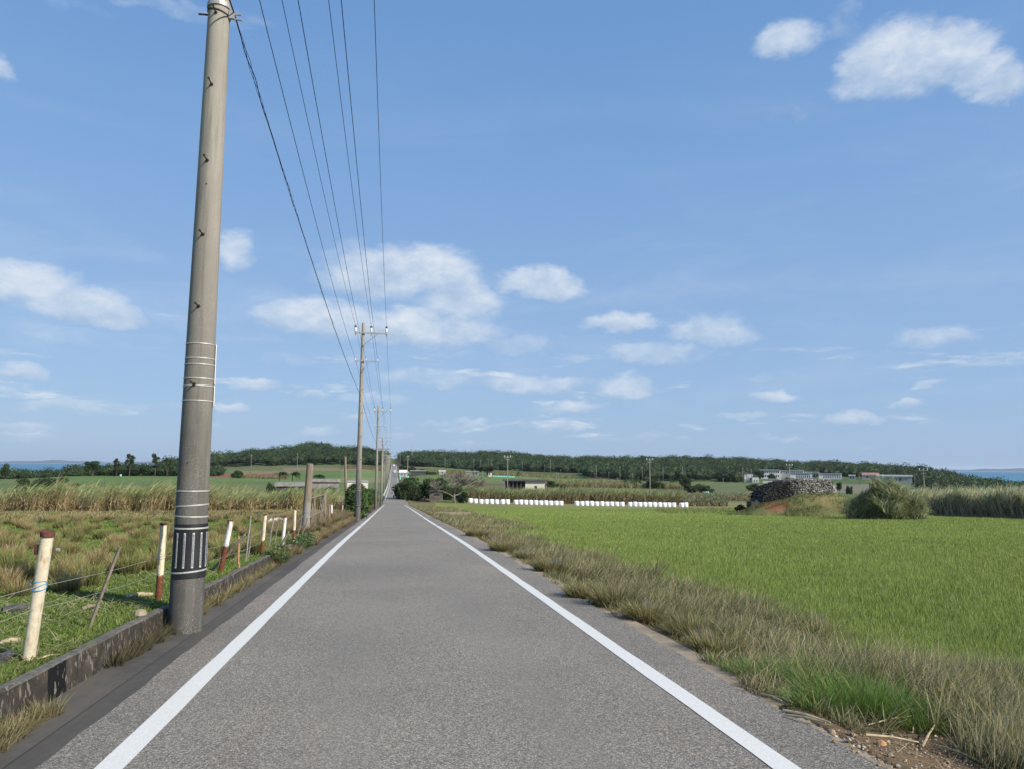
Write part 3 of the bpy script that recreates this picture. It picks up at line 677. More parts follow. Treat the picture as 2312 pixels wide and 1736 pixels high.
for py, a in ((413, -90), (1044, -100)):
    h = pole_h(0, py, b1); m = MB(); d = np.array([cos(radians(a)), sin(radians(a)), 0]); m.tube([d*(prad(h)-.01)+[0, 0, h], d*(prad(h)+.002)+[0, 0, h]], .011, 10); m.build('bolt_hole', M_mark, p1)
h = pole_h(0, -2, b1)
m = MB(); ring(m, h, .016, .06); m.build('cable_clamp', M_galv, p1)
m = MB(); ring(m, h-.10, .010, .016, .03, a0=pi); m.tube([(-prad(h)-.11, -.03, h-.13), (-prad(h)+.02, -.03, h-.13)], .012, 6); m.build('clamp_strap', M_iron, p1)
m = MB(); m.box(prad(h), prad(h)+.07, -.06, -.02, h-.16, h-.05); m.tube([(prad(h)+.05, -.04, h-.10), (prad(h)+.15, -.05, h-.10)], .011, 6); m.tube([(prad(h)+.06, -.04, h-.16), (prad(h)+.17, -.05, h-.17)], .013, 6); m.build('cable_bracket', M_galv, p1)
crossarm_set(p1, ARM1, -.42, 1.8, [v_+.2 for v_ in INS1], True, .95, 11.2); crossarm_set(p1, ARM2, -.3, 1.38, [v_+.28 for v_ in INS2], False, .45, 9.5)
# second pole and its copies
b2 = np.array([POLES[1][0], POLES[1][1], pz(*POLES[1])])
p2 = thing('utility_pole', 'second concrete pole from the camera, with a small striped guard at its foot', 'utility pole', b2, 0, 'concrete utility poles along the left of the road')
pole_shaft(p2); crossarm_set(p2, ARM1, -.56, 1.58, INS1, True, .95, 11.2); crossarm_set(p2, ARM2, -.5, 1.1, INS2, False, .45, 9.5)
for k, z in enumerate(np.arange(2.4, 8.6, .75)): step_bolt(p2, z, radians(-95 if k % 2 else -60), .15)
b = MB(); ring(b, 7.9, .012, .05); b.build('cable_clamp', M_galv, p2)
p3 = copy_tree(p2, 'third concrete pole from the camera, rising out of the roadside bushes', (POLES[2][0], POLES[2][1], pz(*POLES[2])), radians(4))
striped_guard(p2, .95, 2.0, n=6)
for i in range(3, len(POLES)):
    x, y = POLES[i]
    copy_tree(p3, ORD[i]+' concrete pole from the camera in the line along the road', (x, y, pz(x, y)), radians([0, 3, -4][i % 3]), (1, 1, 1.0 if i != 3 else .985))
# wires
def sagline(P, Q, sag, n=60):
    t = np.linspace(0, 1, n)[:, None]; L = np.asarray(P)*(1-t)+np.asarray(Q)*t; L[:, 2] -= (4*sag*t*(1-t))[:, 0]; return L
def run(offs, h, sag, r, label, dpx=0.0, yoff=-.2):
    pts = []; prev = np.array([POLES[0][0]+offs+dpx, PY1-45+yoff, float(zroad(PY1-45))+h])
    nodes = [prev]+[np.array([x+offs+(dpx if i_ == 0 else 0), y+yoff, pz(x, y)+h]) for i_, (x, y) in enumerate(POLES)]
    for a, b_ in zip(nodes[:-1], nodes[1:]): pts.append(sagline(a, b_, sag, 40 if b_[1] < 100 else 12)[:-1])
    pts.append(nodes[-1][None]); pts = np.concatenate(pts)
    o = MB().tube(pts, np.interp(pts[:, 1], [0, 60, 600], [r, r, r*1.6]), 6).build('power_line', M_wire)
    tag(o, label, 'power line', 'power lines strung between the poles')
for k, off in enumerate(INS1): run(off, ARM1+.44, .45, .0075, 'black power line on the upper crossarms, '+['on the pole side', 'the middle one', 'the outermost toward the road'][k], .20)
for k, off in enumerate(INS2): run(off, ARM2+.16, .45, .0075, 'black power line on the lower crossarms, '+['on the pole side', 'the middle one', 'the outermost toward the road'][k], .28)
# twisted telephone cable
def telecable():
    mb = MB(); nodes = [np.array([PX1+.25, PY1-45, float(zroad(PY1-45))+h-.1]), np.array([b1[0]+prad(h)+.06, b1[1]-.06, b1[2]+h-.08]), np.array([b2[0]-.02, b2[1]-.2, b2[2]+8.0])]
    nodes += [np.array([x-.02, y-.2, pz(x, y)+8.0]) for x, y in POLES[2:6]]
    for s in range(3):
        pts = []
        for i, (a, b_) in enumerate(zip(nodes[:-1], nodes[1:])):
            n = 420 if i == 1 else 60; L = sagline(a, b_, .42, n)
            if i == 1:
                ln = np.linspace(0, np.linalg.norm(b_-a), n); ph = ln*2*pi/1.6+s*2*pi/3+.8*np.sin(ln*.9); am = (.006+.018*np.clip(np.sin(ln*.83+.6)*np.sin(ln*.31+2), 0, 1))*np.clip(ln/1, 0.3, 1)
                L[:, 0] += am*np.cos(ph); L[:, 2] += am*np.sin(ph)
            else: L[:, 0] += .008*cos(s*2.1); L[:, 2] += .008*sin(s*2.1)
            pts.append(L[:-1])
        pts = np.concatenate(pts); mb.tube(pts, .0035 if s else .0065, 5)
    tag(mb.build('telephone_cable', M_wire), 'thick twisted black cable sagging from the nearest pole below the power lines', 'cable')
telecable()
# ------------------------------------------------------------------ leaning short posts, pasture fence
def post(px0, py0, px1, py1, dia, m, label, name='fence_post', cat='fence post', group=None, n=14, jit=0, cap=None, taper=1.0):
    b = hit(px0, py0); d = depth(b); t = ptd(px1, py1, d)-b
    root = thing(name, label, cat, b, 0, group)
    mb = MB(); k = 6; pts = np.linspace([0, 0, 0], t, k); pts[0] -= t/np.linalg.norm(t)*.08
    mb.tube(pts, np.linspace(dia/2, dia/2*taper, k), n, jit=jit); smooth_angle(mb.build('shaft', m, root), 50)
    if cap == 'cap':
        u = t/np.linalg.norm(t); c = MB(); c.tube([t-u*.01, t+u*.03], dia/2+.006, 14); c.build('cap', M_rust, root)
        c = MB(); c.box(-.075, -.04, -.02, .012, t[2]-.16, t[2]-.08, 0); s_ = c.build('bracket', M_rust, root); s_.location = (t[0]*.86, t[1]*.86, 0)
        c = MB(); c.tube([(t[0]*.85+.045, -.01, t[2]*.87), (t[0]*.85+.07, -.01, t[2]*.87)], .016, 8); c.build('knob', M_galv, root)
    elif cap == 'ragged':
        u = t/np.linalg.norm(t); c = MB(); c.tube([t-u*.005, t+u*.012], dia/2*.9, 12, jit=.25); c.add([t+[-.07, -.02, .035], t+[-.02, -.05, .0], t+[-.045, -.03, -.07]], [(0, 1, 2), (2, 1, 0)]); c.build('torn_cap', M_rust, root)
    elif cap == 'rim':
        u = t/np.linalg.norm(t); c = MB(); c.tube([t-u*.01, t+u*.012], dia/2+.004, 12, jit=.06); c.build('cap', M_rust, root)
    return root, b, t
FG = 'pipe posts of the pasture fence'
posts = []
posts.append(post(64, 1490, 107, 1207, .098, M_pipe_a, 'cream pipe fence post with rusty cap and blue twine around it', cap='cap', group=FG))
posts.append(post(357.5, 1356, 369.5, 1182, .083, M_pipe_b, 'cream fence post with rusty foot, just left of the nearest pole', cap='rim', group=FG))
posts.append(post(497.5, 1292, 522, 1175, .084, M_pipe_w, 'leaning white fence post with dark rust-red foot, just right of the nearest pole', cap='ragged', group=FG))
posts.append(post(590.4, 1253, 599, 1161, .078, M_pipe_b, 'cream fence post with rusty foot and dark rim, behind the metal stake', cap='rim', group=FG))
posts.append(post(637, 1234, 644.5, 1166, .085, M_pipe_p, 'short thick white fence post with a brace stick leaning on it', cap='rim', group=FG))
posts.append(post(662.8, 1222, 666, 1152, .082, M_pipe_b, 'tall pale fence post with rusty foot beside the short brown concrete pole', group=FG))
posts.append(post(749, 1178, 748.6, 1139, .10, M_pipe_w, 'white fence post with rusty foot at the far end of the stick fence', group=FG))
posts.append(post(772, 1163, 773.7, 1139, .09, M_pipe_a, 'thin cream post with a crossbar top near the second brown pole', cap='rim', group=FG))
r_, bb, tt = posts[0]
m = MB()
for k in range(3):
    z = .60+.02*k; th = np.linspace(0, 2*pi, 20); c0 = tt*z/tt[2]
    m.tube([(c0[0]+.053*cos(a), c0[1]+.053*sin(a), z+.018*sin(a+k*1.3)) for a in th], .0035, 5)
m.tube([(tt[0]*.6-.05, -.03, .61), (tt[0]*.6-.09, -.06, .65), (tt[0]*.6-.10, -.05, .60), (tt[0]*.6-.06, -.04, .62)], .004, 5); m.build('blue_twine', M_blue, r_)
def stake(px0, py0, px1, py1, dia, m_, label, n=6):
    b = hit(px0, py0); d = depth(b); t = ptd(px1, py1, d)-b; mb = MB()
    pts = np.linspace([0, 0, 0], t, 5); pts[0] -= t/np.linalg.norm(t)*.06; pts[1:-1] += rng.normal(0, .008, (3, 3)); mb.tube(pts, [dia/2]*5, n, jit=.12)
    o = mb.build('stake', m_, loc=b); return tag(o, label, 'stake', 'thin stakes of the pasture fence')
stake(200.7, 1419, 271, 1234, .035, M_wood, 'grey wooden stake leaning right between the two cream posts', 4)
stake(474, 1290, 552.8, 1207, .05, M_wood, 'long grey pole propped low against the leaning white post')
stake(540.5, 1283, 538.5, 1209, .038, M_wood_o, 'short orange wooden stake standing right of the leaning white post')
stake(554, 1268, 566.4, 1164.5, .030, M_galv, 'thin galvanised metal stake taller than its neighbours')
stake(557.5, 1262, 569, 1203, .035, M_wood, 'short grey stick leaning beside the metal stake')
stake(527, 1274, 556, 1200, .02, M_wood, 'thin dead twig leaning before the metal stake')
stake(582, 1246, 598, 1168, .035, M_wood, 'dark brown stick leaning on the cream post with dark rim')
stake(607, 1234, 619, 1166, .03, M_galv, 'thin grey stake between the cream and the short white post')
stake(620, 1226, 629, 1178, .035, M_wood, 'brown stick standing before the white plastic bags')
stake(630, 1240, 651.5, 1200, .06, M_wood, 'thick brace stick at the foot of the short white post')
stake(667, 1231, 651, 1203, .03, M_wood, 'thin brace stick leaning left at the foot of the tall pale post')
stake(672, 1212, 682, 1162, .035, M_wood, 'dark stick leaning toward the short brown concrete pole')
stake(744, 1182, 744, 1139, .05, M_galv, 'grey stake touching the far white post')
stake(681, 1212, 694, 1170, .04, M_wood, 'crooked stick crossing the foot of the short brown concrete pole')
def stub(px0, py0, px1, py1, dia, label, bands):
    b = hit(px0, py0); d = depth(b); t = ptd(px1, py1, d)-b; L = np.linalg.norm(t); root = thing('short_pole', label, 'pole', b, 0, 'short brown concrete poles without wires')
    k = 12; pts = np.linspace([0, 0, 0], t, k); pts[0] -= t/L*.2; mb = MB(); mb.tube(pts, np.linspace(dia/2, dia/2*.78, k), 24); smooth_angle(mb.build('shaft', M_stub, root), 50)
    for f in bands:
        m = MB(); c0 = t*f; r = dia/2*(1-.22*f)+.006
        for dz in (-.02, .0, .025):
            m.tube([(c0[0]+r*cos(a), c0[1]+r*sin(a), c0[2]+dz+.012*sin(2*a+dz*90)) for a in np.linspace(0, 2*pi, 24)], .006, 4)
        m.build('wire_binding', M_galv, root)
    return root, b, t
s1 = stub(688.6, 1203, 700, 1046.5, .285, 'short brown concrete pole in the fence, the nearer and thicker looking', (.23, .31))
s2 = stub(782.5, 1153.5, 779.5, 1030, .27, 'short brown concrete pole with a dark bundle at its foot, farther off', (.1,))
m = MB(); tt2 = s2[2]
for k in range(26):
    a = rng.uniform(0, 6.28); r = .17; z0 = rng.uniform(.0, .5); a2 = a+rng.normal(0, .7); m.tube([(r*cos(a), r*sin(a), z0), (r*1.25*cos((a+a2)/2), r*1.25*sin((a+a2)/2), z0+.15), (r*cos(a2), r*sin(a2), z0+rng.uniform(.1, .4))], .018, 4)
m.build('dark_bundle', M_iron, s2[0])
# fence wires
def onpost(p, f): r, b, t = p; return b+t*f
def fwire(fr, label, start, end, sag=.02):
    nodes = [start]+[onpost(p, f)+np.array([-.0, -.045, 0]) for p, f in fr]+[end]; pts = []
    for a, b_ in zip(nodes[:-1], nodes[1:]): pts.append(sagline(a, b_, sag, 12)[:-1])
    pts.append(nodes[-1][None]); pts = np.concatenate(pts); pts[1:-1] += rng.normal(0, .003, (len(pts)-2, 3))
    o = MB().tube(pts, .0026, 5).build('fence_wire', M_galv); tag(o, label, 'fence wire', 'wires of the pasture fence')
fwire([(posts[0], .59), (posts[1], .58), (posts[2], .55), (posts[3], .6), (posts[4], .62), (posts[5], .6)], 'upper wire of the pasture fence, tied with blue twine', np.array([-3.0, 1.0, .8]), onpost(s1, .3))
fwire([(posts[0], .41), (posts[1], .36), (posts[2], .30), (posts[3], .35), (posts[4], .33), (posts[5], .3)], 'lower wire of the pasture fence', np.array([-3.0, 1.0, .55]), onpost(s1, .15))
for p, f in ((posts[1], .585), (posts[2], .56), (posts[3], .6)):
    m = MB(); r, b, t = p
    for k in range(3):
        c0 = t*f; m.tube([(c0[0]+.047*cos(a), c0[1]+.047*sin(a), c0[2]+.02*k-.02+.012*sin(a+k)) for a in np.linspace(0, 2*pi, 16)], .003, 4)
    m.build('wire_tie', M_band, r)
# stick fence between the short pole and the far post
sf0 = hit(700, 1193); sf1 = hit(731, 1181); sf = thing('stick_fence', 'rickety fence of upright sticks and two pole rails behind the short brown pole', 'fence', sf0)
v = sf1-sf0; L = np.linalg.norm(v); u = v/L
for zf in (.55, 1.3): 
    MB().tube([u*(-.6)+[0, 0, zf-.1], u*L*.5+[0, 0, zf+.02], u*L+[0, 0, zf+.1]], .035, 6).build('rail', M_wood, sf)
MB().tube([u*L+[0, 0, -.1], u*L+[.02, 0, .6], u*L+[-.03, 0, 1.45]], .10, 9, jit=.15).build('gnarled_post', M_wood, sf)
for k in range(15):
    f = (k+rng.uniform(.2, .8))/15; MB().tube([u*L*f+[0, 0, -.05], u*L*f+[rng.normal(0, .12), rng.normal(0, .12), rng.uniform(.9, 1.7)]], rng.uniform(.010, .022), 5).build('stick', M_wood, sf)
# far side fence posts before the cane
FP = [(102.5,1149,1130),(187,1149,1132),(293,1152,1133),(388,1153,1135),(488,1153,1134),(587,1153,1139),(657,1156,1141)]
for i, (px, yb, yt) in enumerate(FP):
    b = hit(px, yb); d = depth(b); t = ptd(px+1, yt, d)-b; root = thing('fence_post', '', 'fence post', b, 0, 'small pale posts before the tall cane')
    root['label'] = ['short pale post with a bent tip before the cane, the first from the left', 'grey concrete block post before the cane, second from the left', 'thin white post before the cane, midway between picture edge and nearest pole',
                     'orange-brown post before the cane, close left of the nearest pole', 'thin cream post before the cane, close right of the nearest pole', 'small white post before the cane, behind the cream fence post with dark rim', 'leaning orange-brown post before the cane, behind the tall pale fence post'][i]
    mm = [M_pipe_a, M_conc, M_pipe_p, M_wood_o, M_pipe_a, M_pipe_p, M_wood_o][i]; dia = .34 if i == 1 else .16
    MB().tube([(0, 0, -.1), t], [dia/2*(1.3 if i == 1 else 1), dia/2*(.7 if i == 1 else 1)], 8).build('shaft', mm, root)
    MB().tube([t, t+[0.02, 0, .06]], dia/2*1.25, 8).build('cap', M_rust if i in (3, 6) else M_insul, root)
# white plastic bags
for i, (px, py, s) in enumerate([(610, 1185, .34), (620, 1184, .36), (627, 1179, .30), (634, 1183, .34), (645, 1187, .28)]):
    b = hit(px, py); n = 60; u_ = rng.normal(size=(n, 3)); u_ /= np.linalg.norm(u_, axis=1)[:, None]
    th = np.linspace(0, 2*pi, 14, endpoint=False); prof = [(0.02, 0), (.8, .05), (1.0, .35), (.75, .75), (.3, .95), (.42, 1.1)]
    V = []; 
    for r, z in prof: V += [(s*.5*r*cos(a)*(1+.25*sin(3*a+z*5+i)), s*.5*r*sin(a)*(1+.2*cos(2*a+i)), s*.8*z*(1+.08*sin(5*a))) for a in th]
    k = len(prof); f = [(q*14+j, q*14+(j+1) % 14, (q+1)*14+(j+1) % 14, (q+1)*14+j) for q in range(k-1) for j in range(14)]+[tuple(range((k-1)*14, k*14))]
    o = MB().add(V, f).build('plastic_bag', M_plastic, loc=b, smooth=True)
    tag(o, ['crumpled white plastic bag at the left of the litter heap', 'white plastic bag low in the middle of the litter heap', 'rounded white plastic bag standing highest in the litter heap', 'white plastic bag just left of the short white post', 'flat white plastic bag behind the short white post'][i], 'plastic bag', 'white plastic bags in the pasture')
# ------------------------------------------------------------------ grass of the right-hand field
def stuffobj(name, parts, m, label, kind='stuff'):
    V, Fc, Cc = join(parts); o = link(name, mesh_np(name, V, Fc, m, Cc)); return tag(o, label, name.replace('_', ' ') if kind == 'stuff' else None, kind=kind)
def P3(x, y, dz=0.0): return np.stack([x, y, T(x, y)+dz], 1)
VR = lambda y: 5.85+.28*np.sin(y*.62)+.14*np.sin(y*1.9+1)+.1*np.sin(y*4.3)          # verge / field boundary
fm = lambda x, y: (x > VR(y)+rng.normal(0, .12, len(x))) & (np.hypot(x-MND[0], y-MND[1]) > 9)
x, y, r = polar_scatter(1200000, 3.6, 120, radians(-6), AZR, fm)
k = y < 122+x*.05; x, y, r = x[k], y[k], r[k]
n = len(x); wv = fbm(x, y, .5, 11); wv2 = fbm(x, y, .06, 12)
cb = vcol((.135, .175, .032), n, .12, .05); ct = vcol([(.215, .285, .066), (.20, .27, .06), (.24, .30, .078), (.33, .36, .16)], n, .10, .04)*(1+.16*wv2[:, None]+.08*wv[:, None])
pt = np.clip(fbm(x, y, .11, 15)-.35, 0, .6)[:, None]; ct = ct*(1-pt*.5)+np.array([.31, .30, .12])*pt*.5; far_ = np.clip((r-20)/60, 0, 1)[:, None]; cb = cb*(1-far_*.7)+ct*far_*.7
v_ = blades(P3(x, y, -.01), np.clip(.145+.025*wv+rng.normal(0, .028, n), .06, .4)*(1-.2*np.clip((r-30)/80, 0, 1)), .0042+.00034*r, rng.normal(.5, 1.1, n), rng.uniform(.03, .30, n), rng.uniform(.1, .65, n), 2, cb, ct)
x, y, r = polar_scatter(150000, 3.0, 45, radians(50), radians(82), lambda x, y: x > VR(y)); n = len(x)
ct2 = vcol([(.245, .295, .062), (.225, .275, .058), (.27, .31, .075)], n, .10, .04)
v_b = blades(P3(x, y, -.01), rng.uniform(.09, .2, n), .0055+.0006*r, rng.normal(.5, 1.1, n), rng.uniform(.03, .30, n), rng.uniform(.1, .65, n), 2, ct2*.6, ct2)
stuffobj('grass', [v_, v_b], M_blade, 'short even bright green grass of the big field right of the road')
# stray pale tall stems in the field
# ------------------------------------------------------------------ dry verge on the right
def gap(x, y):
    g_ = np.ones(len(x), bool)
    for cx, cy, rr in ((3.6, 8.3, .22), (3.6, 10.9, .26), (3.65, 17.5, .4), (3.6, 21.0, .4), (3.7, 27, .4)): g_ &= ((x-cx)**2+((y-cy)/1.3)**2) > rr*rr
    return g_
VL = lambda y: 3.06+.12*np.sin(y*1.7)+.10*np.sin(y*.75+2)+.08*np.sin(y*5.1)
inl = lambda x, y: (x > VL(y)) & (x < VR(y)+.25) & (y > 5.2-.25*np.clip(x-4, 0, 3)+.25*np.sin(x*7)+.2*np.sin(x*17)) & gap(x, y) & (((x-3.7)/.6)**2+((y-5.55)/.4)**2 > 1)
dryc = [(.41, .34, .20), (.33, .28, .16), (.50, .43, .28), (.25, .24, .11), (.22, .235, .09), (.34, .28, .18), (.17, .19, .07)]
def vergegrass(N, r1, inside, hfun, cols_t, cols_b, wk=(.0040, .0007), az=(radians(0), AZR), r0=3.6, lean=(.1, .5), seg=3):
    x, y, r = polar_scatter(N, r0, r1, az[0], az[1], inside); n = len(x)
    cl = np.clip(fbm(x, y, 3.2, 21)*.7+.5, 0, 1.1); h = hfun(x, y)*(.45+.75*cl)*rng.uniform(.7, 1.15, n)
    ct = vcol(cols_t, n, .16, .05); cb = vcol(cols_b, n, .2, .06)
    gr = np.clip(fbm(x, y, .55, 31)*1.4, 0, .75)[:, None]; ct = ct*(1-gr*.6)+np.array([.17, .20, .07])*gr*.6
    return blades(P3(x, y, -.02), h, wk[0]+wk[1]*r, rng.normal(.35, .95, n), rng.uniform(*lean, n), rng.uniform(.2, 1.9, n), seg, cb, ct)
hv = lambda x, y: np.clip(.22+.42*np.clip((x-3.1)/1.0, 0, 1), .1, .7)*np.clip(.75+.15*np.sin(y*1.3)+.12*np.sin(y*.47), .4, 1.2)
v1 = vergegrass(300000, 60, inl, hv, dryc, [(.085, .068, .034), (.12, .092, .046), (.06, .062, .022)], wk=(.0042, .00060), lean=(.1, .85))  # dark base colours paint the shade at the foot of the blades
v2 = vergegrass(30000, 60, lambda x, y: inl(x, y) & (fbm(x, y, 1.7, 8) > .1), lambda x, y: .5+0*x, [(.60, .50, .31), (.50, .41, .24)], [(.16, .13, .06)], wk=(.0042, .0006), lean=(.2, .7))
v3 = vergegrass(26000, 150, lambda x, y: (y > 40) & (x > 3.1) & (x < 7.5+.02*y) & (y < 128), lambda x, y: .5+.1*np.sin(y*.4), dryc, [(.10, .085, .045)], wk=(.01, .0008), r0=40, az=(radians(0), radians(14)))
# low creeping thatch
v4 = vergegrass(80000, 40, inl, lambda x, y: .13+0*x, [(.17, .14, .09), (.13, .11, .07), (.09, .10, .04)], [(.09, .075, .045)], lean=(.6, 1.4), seg=2)
v5 = vergegrass(50000, 12, lambda x, y: (x > VL(y)) & (x < VR(y)+.25) & (y > -4) & (y < 9), hv, dryc, [(.06, .052, .03), (.09, .072, .042)], wk=(.0045, .0008), r0=2.9, az=(radians(50), radians(130)))
stuffobj('dry_verge_grass', [v1, v2, v3, v4, v5], M_blade, 'long dry straw-coloured grass along the right road verge')
# clumps leaning over the road edge
def clump(cx, cy, n, rad, h, ct, cb, lean=(.1, .9), wd=.0055, out=True, zf=None):
    a = rng.uniform(0, 2*pi, n); q = rad*np.sqrt(rng.uniform(0, 1, n)); x = cx+q*np.cos(a)*.9; y = cy+q*np.sin(a)*.9
    z = T(x, y) if zf is None else np.full(n, zf)
    hd = a+rng.normal(0, .5, n) if out else rng.normal(.4, .7, n)
    ln = rng.uniform(lean[0], lean[1], n)*(.35+.65*q/rad)
    return blades(np.stack([x, y, z-.02], 1), h*rng.uniform(.55, 1.15, n), wd, hd, ln, rng.uniform(.2, 1.0, n), 3, vcol(cb, n, .2), vcol(ct, n, .15))
straw = [(.36, .30, .18), (.30, .25, .15), (.22, .20, .10), (.17, .19, .06)]
tp = []
for (px, py, rad, h) in ((1230, 1290, .32, .42), (1372, 1368, .30, .45), (1300, 1345, .28, .3), (1440, 1400, .25, .35), (1545, 1440, .30, .40), (1130, 1243, .4, .4), (1070, 1210, .4, .4), (1600, 1475, .28, .33), (1180, 1262, .3, .3)):
    b = hit(px, py); tp.append(clump(b[0]+.12, b[1], 900, rad, h, straw, [(.12, .10, .05)], wd=.004+.0006*b[1]))
stuffobj('straw_tufts', tp, M_blade, 'bleached straw tufts spilling over the beige edging strip')
# lush green patch at the bottom right
lp = []
gcol = [(.14, .27, .065), (.18, .31, .075), (.12, .23, .06), (.22, .29, .09), (.30, .32, .14)]
for (px, py, rad, h, nn) in ((1690, 1525, .26, .16, 500), (1750, 1545, .30, .24, 800), (1815, 1560, .34, .33, 1100), (1865, 1560, .3, .36, 1000), (1905, 1600, .36, .34, 1200), (1960, 1605, .34, .34, 1100), (2010, 1620, .34, .28, 900), (2040, 1580, .40, .30, 800), (1650, 1505, .22, .12, 350), (1880, 1530, .36, .26, 700), (1980, 1560, .36, .3, 700), (2080, 1640, .32, .24, 500), (1840, 1600, .24, .2, 500), (1720, 1515, .3, .2, 400)):
    b = hit(px, py); lp.append(clump(b[0], b[1], int(nn*1.25), rad, h*1.05, gcol, [(.03, .05, .015), (.06, .08, .025)], (.05, 1.3), .006, out=True))
stuffobj('lush_green_grass', lp, M_blade, 'fresh green grass patch at the bottom right beside the dry stalks')
# grassy rough at the very right bottom corner
tp = []
for i in range(46):
    py = rng.uniform(1520, 1760); px = rng.uniform(2110+1.1*max(0, py-1600), 2560); b = hit(px, py); tp.append(clump(b[0], b[1], 260, .3, .34, dryc, [(.05, .05, .025)], (.1, 1.0), .006, out=False))
stuffobj('tangled_dry_grass', tp, M_blade, 'tangled dark and dry grass in the bottom right corner')
# gravel patch with pebbles
n = 5200; x = rng.uniform(2.85, 5.0, n); y = rng.uniform(2.6, 5.6, n); kk = (y < 5.2-.35*np.abs(x-4.0)) & (x > 2.9+.08*np.sin(y*4)); x, y = x[kk], y[kk]; n = len(x)
s = np.minimum(rng.lognormal(math.log(.006), .55, n), .022); base = np.array([(1,0,0),(-.5,.87,0),(-.5,-.87,0),(.3,.5,.75),(.3,-.5,.75),(-.6,0,.75),(0,0,1.)])
fac = np.array([(0,1,3),(1,5,3),(1,2,5),(2,4,5),(2,0,4),(0,3,4),(3,5,6),(5,4,6),(4,3,6)])
V = base[None]*s[:, None, None]*rng.uniform(.7, 1.3, (n, 7, 3)); an = rng.uniform(0, 6.28, n); ca, sa = np.cos(an)[:, None], np.sin(an)[:, None]
V = np.stack([V[..., 0]*ca-V[..., 1]*sa, V[..., 0]*sa+V[..., 1]*ca, V[..., 2]*.7], -1)+P3(x, y, 0)[:, None]
pc = vcol([(.34, .24, .12), (.42, .35, .24), (.25, .20, .15), (.16, .12, .08), (.44, .40, .33), (.30, .16, .10)], n, .15)
o = link('gravel', mesh_np('gravel', V.reshape(-1, 3), [(np.arange(n)*7)[:, None, None].repeat(9, 1).reshape(-1, 1)+np.tile(fac, (n, 1))], M_peb, np.repeat(pc, 7, 0))); tag(o, 'small yellow-brown gravel at the bottom right road edge', 'gravel', kind='stuff')
# dry stalks lying there
n = 900; x = rng.uniform(2.95, 4.9, n); y = rng.uniform(3.8, 6.4, n); kk = (x > 3.0+.1*np.sin(y*3)) & (fbm(x, y, 2.2, 77) > -.1); x, y = x[kk], y[kk]; n = len(x)
lc = vcol([(.34, .27, .16), (.22, .17, .10), (.14, .11, .07), (.42, .36, .24)], n, .2)
lt = blades(P3(x, y, .015), rng.uniform(.06, .28, n), rng.uniform(.003, .009, n), rng.uniform(0, 6.28, n), rng.uniform(1.25, 1.6, n), rng.uniform(-.2, .25, n), 2, lc, lc)
stuffobj('straw_litter', [lt], M_blade, 'broken straw and leaf litter scattered along the gravel edge')
M_reed = mat('dry_reed', flat((.42, .34, .21), .3, 12), .8, .3)
for i, (ax, ay, bx, by, d) in enumerate([(1768,1607,1875,1640,.020),(1775,1618,1865,1648,.016),(1740,1565,1808,1562,.014),(1745,1575,1790,1594,.016),(1955,1663,2075,1692,.018),(2083,1690,2112,1658,.016),(2125,1688,2225,1735,.012),(1720,1570,1765,1596,.014),(1960,1640,2060,1636,.012),(2205,1700,2240,1672,.014),(2215,1722,2290,1690,.013),(1797,1578,1846,1565,.011),(2060,1660,2066,1640,.012)]):
    a, b = hit(ax, ay), hit(bx, by); a[2] += .015; b[2] += .03+.02*(i % 3)
    m_ = (a+b)/2+[0, 0, .01]; o = MB().tube([a-a, m_-a, b-a], [d/2, d/2*.9, d/2*.6], 6, jit=.1).build('dry_stalk', M_reed, loc=a)
    tag(o, ['thick pale stalk lying by the road edge below the green grass', 'second pale stalk beside the thick one at the road edge', 'short flat stalk half under the green grass tips', 'short slanting stalk at the left end of the litter', 'long dark-edged stalk across the yellow gravel', 'short stalk standing up slanting from the gravel', 'long thin stalk near the bottom right corner', 'small stalk nearest the white line in the litter', 'thin stalk at the upper rim of the gravel', 'short crossing twig in the corner grass', 'long crossing twig in the corner grass', 'thin stalk poking from the green grass roots', 'tiny upright twig above the gravel'][i], 'dry stalk', 'dry stalks littering the right road edge')
for i, (px, py, s) in enumerate([(1878, 1656, .03), (1990, 1683, .034), (1925, 1660, .02), (2010, 1707, .02)]):
    b = hit(px, py); mb = MB(); mb.lathe([(s*.7, 0), (s, s*.35), (s*.8, s*.8), (s*.3, s*1.05)], 9); o = mb.build('stone', M_edge if i != 1 else M_wood_o, loc=b); o.data.vertices.foreach_get
    co = np.zeros(len(o.data.vertices)*3); o.data.vertices.foreach_get('co', co); co += rng.normal(0, s*.08, len(co)); o.data.vertices.foreach_set('co', co)
    tag(o, ['pale yellow stone at the end of the lying stalks', 'reddish stone under the long stalk on the gravel', 'small stone beside the pale yellow stone', 'small stone below the reddish stone'][i], 'stone', 'larger stones in the roadside gravel')
# dark rock slabs showing through the verge
for i, (cx, cy, w) in enumerate([(3.6, 8.3, .24), (3.6, 10.9, .30), (3.65, 17.5, .42), (3.6, 21.0, .42), (3.7, 27, .42)]):
    th = np.linspace(0, 2*pi, 11, endpoint=False); mb = MB(); V = []
    for rr, z in ((1.25, -.12), (1.0, .10), (.6, .19), (.2, .20)): V += [(w*rr*cos(a)*(1+.2*sin(2*a+i)), w*1.3*rr*sin(a)*(1+.15*cos(3*a+i)), z*(1+.25*sin(a+i))) for a in th]
    f = [(q_*11+j, q_*11+(j+1) % 11, (q_+1)*11+(j+1) % 11, (q_+1)*11+j) for q_ in range(3) for j in range(11)]+[tuple(range(33, 44))]
    o = mb.add(V, f).build('rock', M_rock, loc=(cx, cy, float(T(cx, cy))-.06)); tag(o, 'dark grey rock in the dry right verge, '+ORD[i]+' from the camera', 'rock', 'dark rocks bedded in the right verge')
